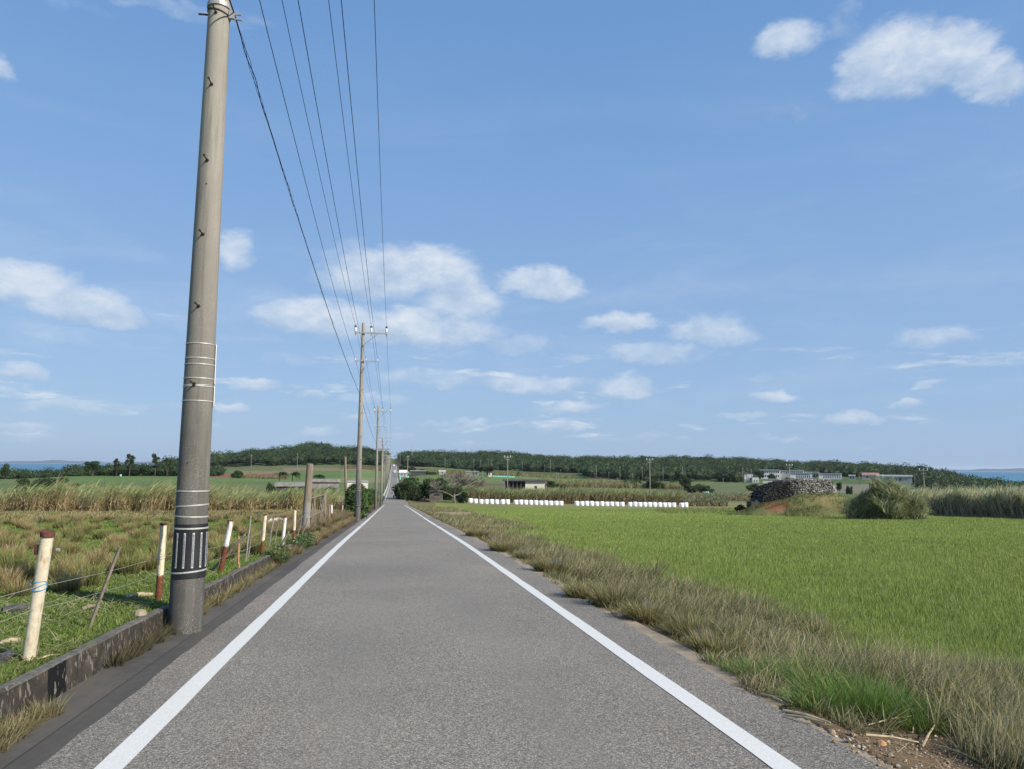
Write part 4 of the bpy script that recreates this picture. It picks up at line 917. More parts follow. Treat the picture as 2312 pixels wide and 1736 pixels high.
# ------------------------------------------------------------------ pasture on the left
pm = lambda x, y: (x < -2.76) & (x > -75)
cane_front = lambda x: 66.0-.02*x
x, y, r = polar_scatter(380000, 3.4, 60, AZL, radians(-2), lambda x, y: pm(x, y)); n = len(x); wv = fbm(x, y, .7, 41)
cg = vcol([(.16, .24, .045), (.14, .21, .04), (.19, .26, .06), (.25, .26, .10), (.11, .18, .04)], n, .14, .05)*(1+.15*wv[:, None])
g1 = blades(P3(x, y, -.01), np.clip(.055+.02*wv+rng.normal(0, .015, n), .02, .14), .005+.0009*r, rng.uniform(0, 6.28, n), rng.uniform(.1, .9, n), rng.uniform(.2, .9, n), 2, cg*.6, cg)
x, y, r = polar_scatter(14000, 3.4, 30, AZL, radians(-4), lambda x, y: pm(x, y) & (fbm(x, y, 1.1, 44) > .15)); n = len(x)
g2 = blades(P3(x, y, .03), rng.uniform(.08, .3, n), .004+.0007*r, rng.uniform(0, 6.28, n), rng.uniform(1.2, 1.55, n), rng.uniform(-.1, .2, n), 2, vcol([(.36, .30, .17)], n), vcol([(.46, .40, .25)], n))
x, y, r = polar_scatter(70000, 50, 130, AZL, radians(-1.3), lambda x, y: (x < -3.1) & (y < cane_front(x)+3)); n = len(x); wv = fbm(x, y, .25, 45)
cg = vcol([(.42, .32, .18), (.36, .28, .15), (.26, .25, .10), (.48, .38, .23), (.22, .24, .08)], n, .15)
g3 = blades(P3(x, y, -.02), np.clip(.26+.16*wv+rng.normal(0, .08, n), .1, .7), .03+.0007*r, rng.normal(.3, 1.0, n), rng.uniform(.1, .7, n), rng.uniform(.1, .8, n), 2, cg*.5, cg)
x, y, r = polar_scatter(60000, 3.4, 40, radians(-62), AZL, lambda x, y: pm(x, y)); n = len(x); cg = vcol([(.16, .24, .045), (.14, .21, .04), (.19, .26, .06)], n, .14, .05)
g4 = blades(P3(x, y, -.01), rng.uniform(.03, .09, n), .007+.001*r, rng.uniform(0, 6.28, n), rng.uniform(.1, .9, n), rng.uniform(.2, .9, n), 2, cg*.6, cg)
stuffobj('pasture_grass', [g1, g2, g3, g4], M_blade, 'cropped green pasture turf with straw and brown rough toward the cane')
# tussocks
tus = []
for v in range(6):
    n = 420; a = rng.uniform(0, 2*pi, n); q = .16*np.sqrt(rng.uniform(0, 1, n))
    P = np.stack([q*np.cos(a), q*np.sin(a), 0*q-.02], 1); mixc = [[(.22, .185, .11), (.26, .22, .14), (.17, .165, .08), (.11, .14, .045)], [(.24, .19, .12), (.20, .165, .10), (.29, .25, .17)], [(.13, .155, .055), (.20, .18, .10), (.10, .135, .04)]][v % 3]
    hd = a+rng.normal(0, .4, n); b_ = blades(P, rng.uniform(.28, .56, n), .010, hd, rng.uniform(.0, .42, n)*(.3+.7*q/.17)+.03, rng.uniform(.1, .75, n), 3, vcol([(.045, .055, .02), (.075, .065, .035)], n), vcol(np.array(mixc)*[1.95, 1.75, 1.5], n, .2))
    V, Fc, Cc = join([b_]); tus.append(mesh_np('tussock', V, Fc, M_blade, Cc))
spots = [(165,1251),(217,1275),(290,1295),(339,1286),(50,1319),(68,1316),(127,1305),(171,1300),(195,1322),(244,1246),(8,1330),(225,1216),(317,1216),(30,1262),(110,1262),(135,1240),(80,1240),(355,1225),(505,1245),(560,1240),(575,1250),(610,1262),(640,1255),(480,1240),(20,1225),(262,1292),(300,1240),(60,1215),(380,1240),(700,1192),(40,1345),(150,1335)]
tpos = [hit(*s)[:2] for s in spots]
tries = 0
while len(tpos) < 262 and tries < 20000:
    tries += 1; px = rng.uniform(-120, 700); py = 1152+ (1240-1152)*rng.uniform(0, 1)**1.0; b = hit(px, py, 0) if False else None
    rr = math.exp(rng.uniform(math.log(15), math.log(62))); aa = rng.uniform(AZL+.05, radians(-3.2)); xx, yy_ = rr*sin(aa), rr*cos(aa)
    if xx > -3.4 or yy_ > 62: continue
    if all((xx-p[0])**2+(yy_-p[1])**2 > (.62+.014*rr)**2 for p in tpos): tpos.append((xx, yy_))
for i, (xx, yy_) in enumerate(tpos):
    o = link('grass_tussock', tus[i % 6], loc=(xx, yy_, float(T(xx, yy_)))); s = (rng.uniform(.6, .9) if i < 32 else rng.uniform(.62, 1.0)); o.scale = (s*1.1, s*1.1, s*rng.uniform(.8, 1.1)); o.rotation_euler = (0, .08, rng.uniform(0, 6.28))
    tag(o, 'brown-green grass tussock growing in the pasture left of the road', 'grass tussock', 'grass tussocks dotted over the pasture')
x, y, r = polar_scatter(9000, 18, 66, AZL, radians(-3), lambda x, y: (x < -3.6) & (y > 40) & (fbm(x, y, .5, 61) > -.2)); ii = np.arange(0, len(x), 20)
tp = [clump(x[i], y[i], 60, .28, .42, [(.22, .18, .11), (.16, .16, .07), (.26, .22, .14)], [(.06, .065, .03)], wd=.02+.0006*r[i]) for i in ii]
stuffobj('rough_grass', tp, M_blade, 'brownish rough grass between the tussocks')
# straw, stones and wood lying in the pasture
for i, (ax, ay, bx, by, d, mm) in enumerate([(5,1385,62,1379,.09,M_rock),(185,1378,218,1372,.05,M_wood),(285,1350,345,1345,.06,M_reed),(288,1353,330,1340,.03,M_rock),(0,1455,45,1450,.05,M_reed),(80,1490,138,1478,.016,M_reed),(0,1500,22,1488,.09,M_rock),(405,1233,412,1233,.06,M_rock)]):
    a, b = hit(ax, ay), hit(bx, by); a[2] += d/3; b[2] += d/2; o = MB().tube([a-a, (b-a)*.5+[0, 0, .01], b-a], [d/2, d/2, d/3], 7, jit=.25).build('fallen_branch' if mm is not M_reed else 'straw_bundle', mm, loc=a)
    tag(o, ['dark fallen branch lying left of the cream post with blue twine', 'small brown wood chunk at the foot of the leaning grey stake', 'flattened straw bundle by the foot of the cream rusty-footed post', 'small dark clod beside the flattened straw bundle', 'pale straw heap at the left picture edge before the twine-tied post', 'long single straw lying right of the twine-tied post foot', 'dark clod at the left edge of the pasture in front', 'small dark clod in the turf right of the nearest pole'][i], 'debris', None)
b = hit(316, 1393); o = MB().lathe([(.05, 0), (.075, .03), (.06, .075), (.02, .09)], 9).build('stone', M_edge, loc=b); tag(o, 'tan stone resting on the retaining wall left of the nearest pole', 'stone')
# dry grass growing along the wall foot and gutter
tp = []
def row(y0, y1, step, x0, x1, h, nn, ct, cb, wd=.004, zf=True):
    yy_ = y0
    while yy_ < y1:
        xx = rng.uniform(x0, x1); tp.append(clump(xx, yy_, int(nn), .10, h*rng.uniform(.7, 1.2), ct, cb, (.1, .8), wd+.0004*yy_, zf=float(zroad(yy_)) if zf else None)); yy_ += step*rng.uniform(.6, 1.4)
row(3.6, 6.1, .07, -2.58, -2.42, .15, 90, straw, [(.14, .11, .06)]); row(7.6, 9.6, .09, -2.60, -2.5, .20, 80, [(.17, .14, .09), (.13, .12, .07)], [(.06, .05, .03)])
row(10, 17, .22, -2.60, -2.48, .2, 70, straw, [(.14, .11, .06)]); row(9.2, 9.3, .05, -2.45, -2.25, .08, 60, [(.12, .13, .05)], [(.06, .06, .03)])
row(17, 50, .16, -3.2, -2.35, .34, 90, [(.30, .22, .12), (.25, .19, .11), (.34, .27, .16)], [(.13, .10, .055)], .006)
row(26, 60, .12, -4.6, -2.7, .5, 90, [(.28, .20, .12), (.22, .17, .10), (.30, .24, .15)], [(.12, .09, .05)], .008, False)
row(3.6, 9, .12, -2.85, -2.76, .08, 50, [(.13, .19, .05), (.26, .23, .12)], [(.05, .07, .02)], zf=False)
row(50, 100, .35, -3.6, -2.5, .5, 80, [(.22, .17, .10), (.14, .17, .06)], [(.10, .08, .04)], .01, True)
stuffobj('dry_roadside_grass', tp, M_blade, 'dry tan grass sprouting along the wall foot and left road edge')
# creeping plant with small white flowers
x = rng.uniform(-2.8, -2.35, 5000); y = rng.uniform(17.0, 25, 5000); k = (fbm(x, y, 1.2, 71)+.9-np.abs(x+2.6)*2.2 > .25); x, y = x[k], y[k]; n = len(x)
z = zroad(y)+.26-np.clip(x+2.65, 0, 1)*.6+rng.uniform(-.03, .06, n); v = leaves(np.stack([x, y, z], 1), .06, vcol([(.045, .08, .025), (.06, .10, .03), (.09, .12, .045)], n), .4, .8)
k = rng.uniform(0, 1, n) < .010; v_f = leaves(np.stack([x, y, z+.03], 1)[k], .05, np.tile([(.8, .8, .76)], (k.sum(), 1)), .8, .9)
stuffobj('flowering_ground_cover', [v, v_f], M_leaf, 'dark green creeping plant with tiny white flowers spilling over the wall')

# ------------------------------------------------------------------ tall cane fields
def cane(name, label, n, poly, h, r0w, top, low, lean=.25, leafn=5, az=None):
    """poly: function giving n random ground points"""
    x, y = poly(n); r = np.hypot(x, y); n = len(x); out_ = []
    hh = h(x, y)*rng.uniform(.75, 1.12, n)
    st = blades(P3(x, y), hh*.8, r0w*1.3, rng.normal(.2, .7, n), rng.uniform(0, .22, n), rng.uniform(0, .4, n), 2, vcol(low, n)*.7, vcol(low, n)); out_.append(st)
    for k in range(leafn):
        f = rng.uniform(.08, .85, n); p = P3(x, y)+np.stack([rng.normal(0, .12, n), rng.normal(0, .12, n), hh*f], 1)
        mixf = np.clip((f-.35)/.35, 0, 1)[:, None]; c = vcol(low, n, .2)*(1-mixf)+vcol(top, n, .16)*mixf; drop = np.where(f < .4, 1.0, 0)
        out_.append(blades(p, h(x, y)*rng.uniform(.28, .62, n), r0w, rng.normal(.25, 1.0-.35*(f > .5), n), rng.uniform(lean*.5, lean*2.6, n)+drop*rng.uniform(0, 1.4, n), rng.uniform(.4, 1.7, n), 3, c*.9, c))
    return stuffobj(name, out_, M_blade, label)
ctop = [(.22, .25, .11), (.18, .235, .085), (.28, .28, .145), (.15, .20, .07), (.29, .25, .14)]; clow = [(.34, .25, .145), (.28, .21, .12), (.40, .32, .20), (.18, .17, .08)]
def pl_left(n):
    a = rng.uniform(AZL, radians(-3.4), n); d0 = 66; t = rng.uniform(0, 1, n)**1.7*30; y = 66+t+fbm(a*60, a*0, 1, 3)*1.5; x = y*np.tan(a)*1.0; k = x < -5.5; return x[k], y[k]
cane('tall_cane', 'wind-swept tall green and straw cane field behind the left pasture', 11000, pl_left, lambda x, y: 2.0+.3*np.sin(x*.21)+.25*np.sin(x*.6)+.2*np.sin(x*1.7+y), .055, [(.30, .34, .15), (.25, .31, .12), (.36, .36, .19), (.20, .26, .10), (.38, .33, .19)], [(.46, .35, .20), (.38, .29, .16), (.52, .42, .27), (.27, .25, .12)], .34, 6)
def pl_right(n):
    A_, B_ = hit(2052, 1161), hit(2312, 1170); u_ = (B_-A_)[:2]; t = rng.uniform(0, 1.9, n); d_ = rng.uniform(0, 1, n)**1.7*20; P = A_[:2]+u_*t[:, None]; w_ = P/np.linalg.norm(P, axis=1)[:, None]
    P = P+w_*(d_+.5*np.sin(t*40)*.5)[:, None]; return P[:, 0], P[:, 1]
cane('tall_cane', 'tall pale cane standing along the right edge of the green field', 10500, pl_right, lambda x, y: 2.45+.25*np.sin(x*.5+y), .05, [(.44, .44, .28), (.36, .38, .21), (.54, .52, .36), (.26, .29, .14), (.48, .41, .26)], [(.40, .31, .19), (.48, .38, .25), (.24, .20, .12)], .25, 7)
n = 900; A_, B_ = hit(2052, 1161), hit(2312, 1170); P = A_[:2]+(B_-A_)[:2]*rng.uniform(0, 1.9, n)[:, None]; P = P*(1+rng.uniform(-.004, .02, n))[:, None]; lo_ = vcol([(.46, .37, .24), (.38, .30, .19), (.52, .44, .30)], n, .15)
v = blades(P3(P[:, 0], P[:, 1]), rng.uniform(1.0, 2.4, n), .075, rng.normal(2.6, .9, n), rng.uniform(0, .5, n), rng.uniform(-.4, .4, n), 3, lo_, lo_)
n = 2600; P = A_[:2]+(B_-A_)[:2]*rng.uniform(-.02, 1.9, n)[:, None]; P = P*(1-rng.uniform(0, .02, n))[:, None]; lo_ = vcol([(.34, .28, .17), (.22, .22, .09), (.28, .22, .13)], n, .2)
v2_ = blades(P3(P[:, 0], P[:, 1]), rng.uniform(.15, .55, n), .05, rng.uniform(0, 6.28, n), rng.uniform(.2, 1.2, n), rng.uniform(0, 1, n), 2, lo_, lo_)
stuffobj('dry_cane_stalks', [v, v2_], M_blade, 'pale bare stalks and straw along the front of the right cane')
def band(px0, px1, d0, d1, py=1046):
    def f(n):
        p = rng.uniform(px0, px1, n); a = np.interp(p, _pxs, _azs); d = d0+(d1-d0)*rng.uniform(0, 1, n)**1.5; d = d/np.cos(a-YAW)*np.cos(0); return d*np.sin(a), d*np.cos(a)
    return f
_pxs = np.linspace(-1500, 4000, 300); _azs = np.array([elaz(p, 1046)[0] for p in _pxs])
cane('tall_cane', 'band of straw and green cane behind the long rows of white bales', 7600, band(1052, 1545, 192, 214), lambda x, y: 3.3+.3*np.sin(x*.15), .13, ctop, clow, .25, 4)
mid = [(1545,1700,215,250,1.8,[(.20,.21,.12),(.16,.19,.09)],700,'pale low cane left of the stone mound'), (1280,1440,330,365,3.0,ctop,1100,'narrow cane strip beyond the middle green field'), (1440,1545,330,350,2.5,ctop,500,'thin cane strip under the dark trees right of centre'),
       (940,1080,470,500,2.5,[(.16,.19,.07)],900,'cane strip above the farm sheds near the road'), (1100,1300,470,500,2.5,[(.12,.16,.06)],900,'green cane strip below the central forest'), (530,650,330,345,1.8,[(.26,.21,.12)],500,'low dry cane strip on red soil left of the palms'),
       (770,875,520,545,2.2,[(.10,.12,.05)],700,'dark cane strip below the hill near the road'), (1210,1290,330,370,2.8,ctop,700,'cane patch beside the small shed pole pair'), (1545,1640,185,200,1.6,[(.12,.16,.08)],500,'grey-green low crop right of the last bales')]
for (a, b, d0, d1, hh, tp_, nn, lab) in mid: cane('cane_strip', lab, nn, band(a, b, d0, d1), (lambda H: lambda x, y: H+0*x)(hh), .24, tp_, clow, .25, 3)
# mound cover
n = 15000; a = rng.uniform(0, 6.28, n); q = np.sqrt(rng.uniform(0, 1, n))*1.2; c_, s_ = cos(MND[4]), sin(MND[4]); u_, w_ = q*np.cos(a)*MND[2], q*np.sin(a)*MND[3]
x = MND[0]+u_*c_-w_*s_; y = MND[1]+u_*s_+w_*c_; pxx = np.array([proj((a_, b_, -3))[0] for a_, b_ in zip(x, y)]); k = (fbm(x, y, .55, 90) > -.55) & ~((pxx > 1698) & (pxx < 1772) & (np.hypot(x, y) < 84) & (fbm(x, y, .8, 93) > -.3)); x, y = x[k], y[k]; n = len(x); w_ = fbm(x, y, .5, 91)[:, None]
gc_ = vcol([(.12, .16, .05), (.16, .175, .06), (.21, .19, .09), (.09, .13, .04)], n, .18); 
v = blades(P3(x, y, -.03), np.clip(.30+.35*w_[:, 0], .12, .8), .05, rng.uniform(0, 6.28, n), rng.uniform(0, .8, n), rng.uniform(.2, 1, n), 2, gc_*.7, gc_)
stuffobj('mound_weeds', [v], M_blade, 'patchy yellow-green weeds over the red earth mound')
x, y = band(1480, 2000, 70, 128)(5200); k = (x > 25) & (np.hypot(x-MND[0], y-MND[1]) > 6) & (y > 66+np.abs(x-45)*.0) & (y < 140); k &= (x*FWD[0]+y*FWD[1] > 84) | (x > 44); x, y = x[k], y[k]; n = len(x)
gc_ = vcol([(.17, .15, .075), (.13, .14, .055), (.22, .19, .11)], n, .18)
v = blades(P3(x, y, -.03), rng.uniform(.2, .6, n), .06, rng.uniform(0, 6.28, n), rng.uniform(0, .8, n), rng.uniform(.2, 1, n), 2, gc_*.7, gc_)
stuffobj('mound_edge_grass', [v], M_blade, 'dry grass around the foot of the earth mound')
# ------------------------------------------------------------------ trees, bushes and forest
GREENS = [(.035, .062, .022), (.048, .080, .026), (.028, .052, .022), (.060, .095, .030), (.075, .105, .038)]
def ico():
    t = (1+5**.5)/2; v = np.array([(-1,t,0),(1,t,0),(-1,-t,0),(1,-t,0),(0,-1,t),(0,1,t),(0,-1,-t),(0,1,-t),(t,0,-1),(t,0,1),(-t,0,-1),(-t,0,1)], float); v /= np.linalg.norm(v[0])
    f = np.array([(0,11,5),(0,5,1),(0,1,7),(0,7,10),(0,10,11),(1,5,9),(5,11,4),(11,10,2),(10,7,6),(7,1,8),(3,9,4),(3,4,2),(3,2,6),(3,6,8),(3,8,9),(4,9,5),(2,4,11),(6,2,10),(8,6,7),(9,8,1)]); return v, f
ICV, ICF = ico()
def crown_parts(cen, rad, nleaf, lsize, cols, inner=.72, zsq=.75):
    """lobed crown: leaf clusters over and in each lobe, dark filled cores"""
    cen = np.asarray(cen, float).reshape(-1, 3); m = len(cen); rad = np.broadcast_to(rad, m)
    k = np.searchsorted(np.cumsum(rad**2), rng.uniform(0, np.sum(rad**2), nleaf*m)).clip(0, m-1); u_ = rng.normal(size=(len(k), 3)); u_ /= np.linalg.norm(u_, axis=1)[:, None]; u_[:, 2] = np.where(rng.uniform(0, 1, len(k)) < .6, np.abs(u_[:, 2]), u_[:, 2])
    bump_ = 1+.15*np.sin(u_[:, 0]*6+k)*np.sin(u_[:, 1]*7+k*1.7)+.12*np.sin(u_[:, 2]*11+k)
    q = rad[k]*bump_*rng.uniform(.68, 1.0, len(k)); P = cen[k]+u_*q[:, None]*[1, 1, zsq]
    tone = (np.array([.62, .85, 1.0, 1.2, 1.5, .75, 1.1])[(k*2654435761 % 7)])[:, None]; c = vcol(cols, len(k), .22, .05)*tone
    L = leaves(P, lsize*rng.uniform(.6, 1.3, len(k)), c, 0, .3)
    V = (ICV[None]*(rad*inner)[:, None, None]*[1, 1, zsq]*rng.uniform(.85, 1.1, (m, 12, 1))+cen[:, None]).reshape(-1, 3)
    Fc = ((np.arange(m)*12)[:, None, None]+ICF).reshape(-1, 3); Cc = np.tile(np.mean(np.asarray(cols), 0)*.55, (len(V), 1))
    return [L, (V, [Fc], Cc)]
def tree_proto(kind, H, Wd, seed):
    """returns (trunk data, crown data); unit built around base (0,0,0)"""
    global rng
    keep = rng; rng = np.random.default_rng(seed); mb = MB(); parts = []; R = Wd/2
    if kind == 'round':
        mb.tube([(0, 0, -.3), (.04*H, 0, .25*H), (-.02*H, .03*H, .6*H)], [.045*H, .032*H, .012*H], 7)
        n = 11; cen = []
        for i in range(n):
            a = rng.uniform(0, 6.28); q = R*.62*sqrt(rng.uniform(0, 1)); z = H*rng.uniform(.36, .78); cen.append((q*cos(a), q*sin(a), z)); mb.tube([(0, 0, .25*H), (q*.5*cos(a), q*.5*sin(a), z*.75), (q*cos(a), q*sin(a), z)], [.02*H, .012*H, .004*H], 5)
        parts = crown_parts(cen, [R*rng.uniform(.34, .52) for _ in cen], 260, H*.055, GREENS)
    elif kind == 'bush':
        mb.tube([(0, 0, -.2), (.03*H, 0, .5*H)], [.05*H, .02*H], 6); cen = []
        for i in range(16):
            a = rng.uniform(0, 6.28); q = R*.75*sqrt(rng.uniform(0, 1)); cen.append((q*cos(a), q*sin(a), H*rng.uniform(.12, .66)*(1.1-.5*q/R)))
        parts = crown_parts(cen, [min(R, H)*rng.uniform(.28, .42) for _ in cen], 260, min(H, Wd)*.07, GREENS)
    elif kind == 'airy':
        mb.tube([(0, 0, -.3), (.03*H, 0, .5*H), (0, 0, .92*H)], [.03*H, .02*H, .005*H], 6); cen = []
        for i in range(15):
            a = rng.uniform(0, 6.28); z = H*rng.uniform(.35, .95); q = R*rng.uniform(.2, .9)*(1.15-.6*z/H); cen.append((q*cos(a), q*sin(a), z)); mb.tube([(0, 0, z*.8), (q*cos(a), q*sin(a), z)], [.01*H, .003*H], 4)
        parts = crown_parts(cen, [R*rng.uniform(.18, .32) for _ in cen], 130, H*.05, GREENS, .45, .8)
    elif kind == 'pine':
        mb.tube([(0, 0, -.3), (0, 0, .97*H)], [.03*H, .004*H], 6); cen = []; rd = []
        for i in range(16):
            z = H*(.2+.78*i/15); q = R*.55*(1.08-z/H)*rng.uniform(.2, 1.2); a = i*2.4; cen.append((q*cos(a), q*sin(a), z)); rd.append(R*(.16+.5*(1-z/H)))
        parts = crown_parts(cen, rd, 120, H*.05, GREENS[:3], .6, 1.1)
    elif kind == 'flat':
        mb.tube([(0, 0, -.3), (.06*H, 0, .4*H), (.02*H, 0, .75*H)], [.03*H, .022*H, .01*H], 6); cen = []
        for i in range(14):
            a = rng.uniform(0, 6.28); q = R*.8*sqrt(rng.uniform(0, 1)); cen.append((q*cos(a), q*sin(a), H*rng.uniform(.68, .88))); mb.tube([(.04*H, 0, .45*H), (q*cos(a), q*sin(a), H*.75)], [.012*H, .004*H], 4)
        parts = crown_parts(cen, [R*rng.uniform(.2, .3) for _ in cen], 140, H*.05, GREENS, .6, .5)
    V, Fc, Cc = join(parts); cr = mesh_np('crown', V, Fc, M_leaf, Cc); tr = mb.data('trunk', M_bark)
    rng = keep; return tr, cr
PROTO = {}
for kind in ('round', 'bush', 'airy', 'pine', 'flat'):
    PROTO[kind] = [tree_proto(kind, 1.0 if kind != 'bush' else 1.0, {'round': 1.15, 'bush': 1.8, 'airy': .8, 'pine': .5, 'flat': 1.6}[kind], 100+i*7+len(kind)) for i in range(2)]
PW = {'round': 1.15, 'bush': 1.8, 'airy': .8, 'pine': .5, 'flat': 1.6}
tcount = 0
def tree(label, px, ytop, ybase, wpx, dist, kind, name=None, group=None):
    global tcount
    b = atd(px, dist) if dist else hit(px, ybase); d = depth(b)
    zt = ptd(px, ytop, d)[2]; zb = ptd(px, ybase, d)[2]; H = max(zt-min(b[2], zb+.5), (ybase-ytop)*d/F); Wd = wpx*d/F
    nm = name or ('bush' if kind == 'bush' else 'tree'); r = thing(nm, label, nm, (b[0], b[1], zt-H), rng.uniform(0, 6.28), group)
    tr, cr = PROTO[kind][tcount % 2]; tcount += 1
    link('trunk', tr, r); link('crown', cr, r); r.scale = (Wd/PW[kind], Wd/PW[kind], H/1.0); return r
TR = [('small dark round tree alone against the sea at the left picture edge', 15, 1044, 1068, 28, 330, 'round'),
 ('broad dark tree highest over the left hedge before the sea', 210, 1035, 1066, 40, 370, 'round'), ('small ragged tree left of the tall airy one over the left hedge', 264, 1034, 1062, 24, 372, 'airy'),
 ('tall airy tree leaning over the left hedge against the sky', 293, 1021, 1064, 36, 374, 'airy'), ('open wispy tree just left of the nearest pole on the skyline', 352, 1023, 1064, 34, 376, 'airy'), ('low wispy tree touching the nearest pole on the skyline', 378, 1031, 1064, 30, 378, 'airy'),
 ('pointed dark conifer at the left of the hilltop clump', 690, 1005, 1018, 18, 800, 'pine'), ('tallest pointed conifer on the hilltop', 724, 996, 1018, 16, 802, 'pine'), ('middle conifer of the hilltop clump', 707, 1000, 1018, 20, 804, 'pine'), ('broad dark tree filling the hilltop clump', 712, 1003, 1019, 44, 806, 'round'),
 ('dark rounded tree on the skyline left of the road poles', 806, 1003, 1024, 26, 700, 'round'), ('flat topped tree on the skyline right beside the road poles', 832, 1010, 1026, 30, 705, 'flat'),
 ('small peaked tree on the central skyline right of the mast', 982, 1018, 1026, 12, 900, 'round'), ('second small peaked tree on the central skyline', 997, 1020, 1028, 12, 900, 'round'), ('tiny tree tip on the central skyline', 1030, 1022, 1028, 6, 900, 'pine'),
 ('conifer standing alone above the forest by the tall pole on the skyline', 1154, 1016, 1030, 13, 880, 'pine'), ('dome shaped tree on the skyline right of the lone conifer', 1186, 1022, 1034, 34, 880, 'round'),
 ('small tree tip above the forest in the centre', 1387, 1027, 1036, 8, 880, 'pine'), ('dark bulky tree on the skyline near the second tall pole', 1450, 1026, 1040, 20, 880, 'round'), ('dark tall tree on the skyline where the forest steps down', 1582, 1028, 1044, 20, 860, 'round'),
 ('flat spreading tree on the skyline over the school', 1885, 1044, 1054, 30, 860, 'flat'), ('flat spreading tree on the skyline right of the school', 1921, 1045, 1056, 34, 860, 'flat'),
 ('rounded dark bush alone in the green field before the green bales', 1094.6, 1085, 1095, 9, 0, 'bush'), ('dark tree at the right end of the long open shed', 1243, 1081, 1097, 22, 285, 'round'), ('dark bushy tree between the two thin poles right of the shed', 1266, 1084, 1100, 32, 280, 'bush'),
 ('large dark tree above the row of green bales', 1100, 1048, 1070, 56, 470, 'round'), ('small round tree left of the large dark tree by the hut', 1067, 1059, 1071, 17, 460, 'round'), ('dark tree behind the grey roofed house by the road', 912, 1048, 1064, 30, 480, 'round'),
 ('dark tree right of the one behind the grey roofed house', 932, 1049, 1064, 22, 478, 'round'), ('low dark tree over the long low farm building', 952, 1054, 1066, 24, 475, 'bush'), ('low spreading tree hiding the end of the long low farm building', 971, 1059, 1073, 32, 455, 'bush'),
 ('tiny dark bush in the field behind the shed pole', 1171, 1061, 1068, 15, 480, 'bush'), ('low dark thicket in the middle field, its left part', 1428, 1073, 1089, 52, 345, 'bush'), ('round dark thicket in the middle field behind the second tall pole', 1476, 1074, 1097, 54, 338, 'bush'),
 ('small bush on the open slope right of the round thicket', 1519, 1079, 1089, 20, 420, 'bush'), ('dark bush before the white stepped building', 1700, 1086, 1108, 40, 330, 'bush'), ('low bush behind the left end of the stone mound', 1734, 1088, 1104, 34, 335, 'bush'),
 ('dark round tree between the white stepped building and the school', 1712, 1058, 1082, 30, 520, 'round'), ('dark tree before the long school block', 1743, 1067, 1082, 26, 510, 'round'), ('low tree before the middle school block', 1779, 1073, 1083, 28, 505, 'bush'),
 ('small dark tree in the gap between the school blocks', 1839, 1067, 1079, 18, 560, 'round'), ('small round tree right of the stone mound top', 1893, 1084, 1098, 14, 300, 'round'), ('little bush right of the small round tree beyond the mound', 1915, 1088, 1100, 16, 305, 'bush'), ('dark bush between the silver grass and the right cane', 2050, 1096, 1112, 28, 190, 'bush'),
 ('pale green bushy tree mass at the forest edge right of centre', 1570, 1082, 1113, 64, 300, 'bush'), ('second pale bushy tree at the forest edge before the green drums', 1598, 1090, 1113, 30, 296, 'bush'), ('dark rounded tree above the pale bushy forest edge', 1545, 1068, 1092, 34, 330, 'round'),
 ('leafy tree at the left end of the low grey roof', 613, 1074, 1098, 34, 0, 'bush'), ('dark bush against the low grey roof between the two brown poles', 728, 1084, 1104, 74, 0, 'bush'),
 ('pale green bush on the red soil strip left of the palms', 537, 1055, 1070, 32, 350, 'bush'), ('brownish bush at the far left before the dark hedge', 90, 1064, 1088, 90, 200, 'bush'), ('second brownish bush before the dark left hedge', 148, 1068, 1090, 70, 205, 'bush')]
for t_ in TR:
    lab, px, yt, yb, w_, d_, kd = t_
    if not d_ and px in (613, 728): d_ = 143
    if not d_ and px == 1094.6: d_ = 360
    tree(lab, px, yt, yb, w_, d_, kd)
for i in range(5): tree('dark casuarina on the right skyline, '+ORD[i]+' of the left-hand group', 2018+i*9+rng.uniform(-2, 2), 1047+rng.uniform(0, 5), 1062, 11, 820+i, 'airy', group='casuarinas on the right skyline')
for i in range(7): tree('dark casuarina on the right skyline, '+ORD[i]+' of the right-hand group before the sea', 2092+i*12.5+rng.uniform(-3, 3), 1053+i*1.6+rng.uniform(0, 4), 1074, 13, 700+i, 'airy', group='casuarinas on the right skyline')
def forest(name, label, px0, px1, d0, d1, sp, rad, n_leaf=60, ls=1.5, cond=None, hz=1.5, cols=GREENS):
    a0, a1 = elaz(px0, 1046)[0], elaz(px1, 1046)[0]; P = []
    d = d0
    while d < d1:
        k = max(1, int((a1-a0)*d/sp)); a = np.linspace(a0, a1, k)+rng.normal(0, .3*sp/d, k); dd = d+rng.normal(0, .3*sp, k); P.append(np.stack([dd*np.sin(a), dd*np.cos(a)], 1)); d += sp*.9
    P = np.concatenate(P)
    if cond is not None: P = P[cond(P[:, 0], P[:, 1])]
    m = len(P); R = rad*np.clip(rng.lognormal(-.08, .42, m), .45, 1.9); z = T(P[:, 0], P[:, 1])+hz+R*.15+fbm(P[:, 0], P[:, 1], .012, 13)*1.6+fbm(P[:, 0], P[:, 1], .05, 14)*2.2
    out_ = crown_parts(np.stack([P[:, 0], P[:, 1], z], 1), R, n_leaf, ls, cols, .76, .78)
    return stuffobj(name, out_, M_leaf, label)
off = lambda w: (lambda x, y: np.abs(x+.3) > w)
forest('forest', 'dense dark green woodland covering the low hill left of the road', 385, 885, 590, 900, 8.0, 5.0, 90, 1.15, lambda x, y: (np.abs(x) > 9) & (np.hypot(x, y) > 600-60*(x < -130)), 2.0)
forest('forest', 'dense woodland along the ridge from the road to the centre', 890, 1330, 560, 950, 8.0, 4.9, 90, 1.15, lambda x, y: (np.abs(x) > 9) & (np.hypot(x, y) > 590), 1.6)
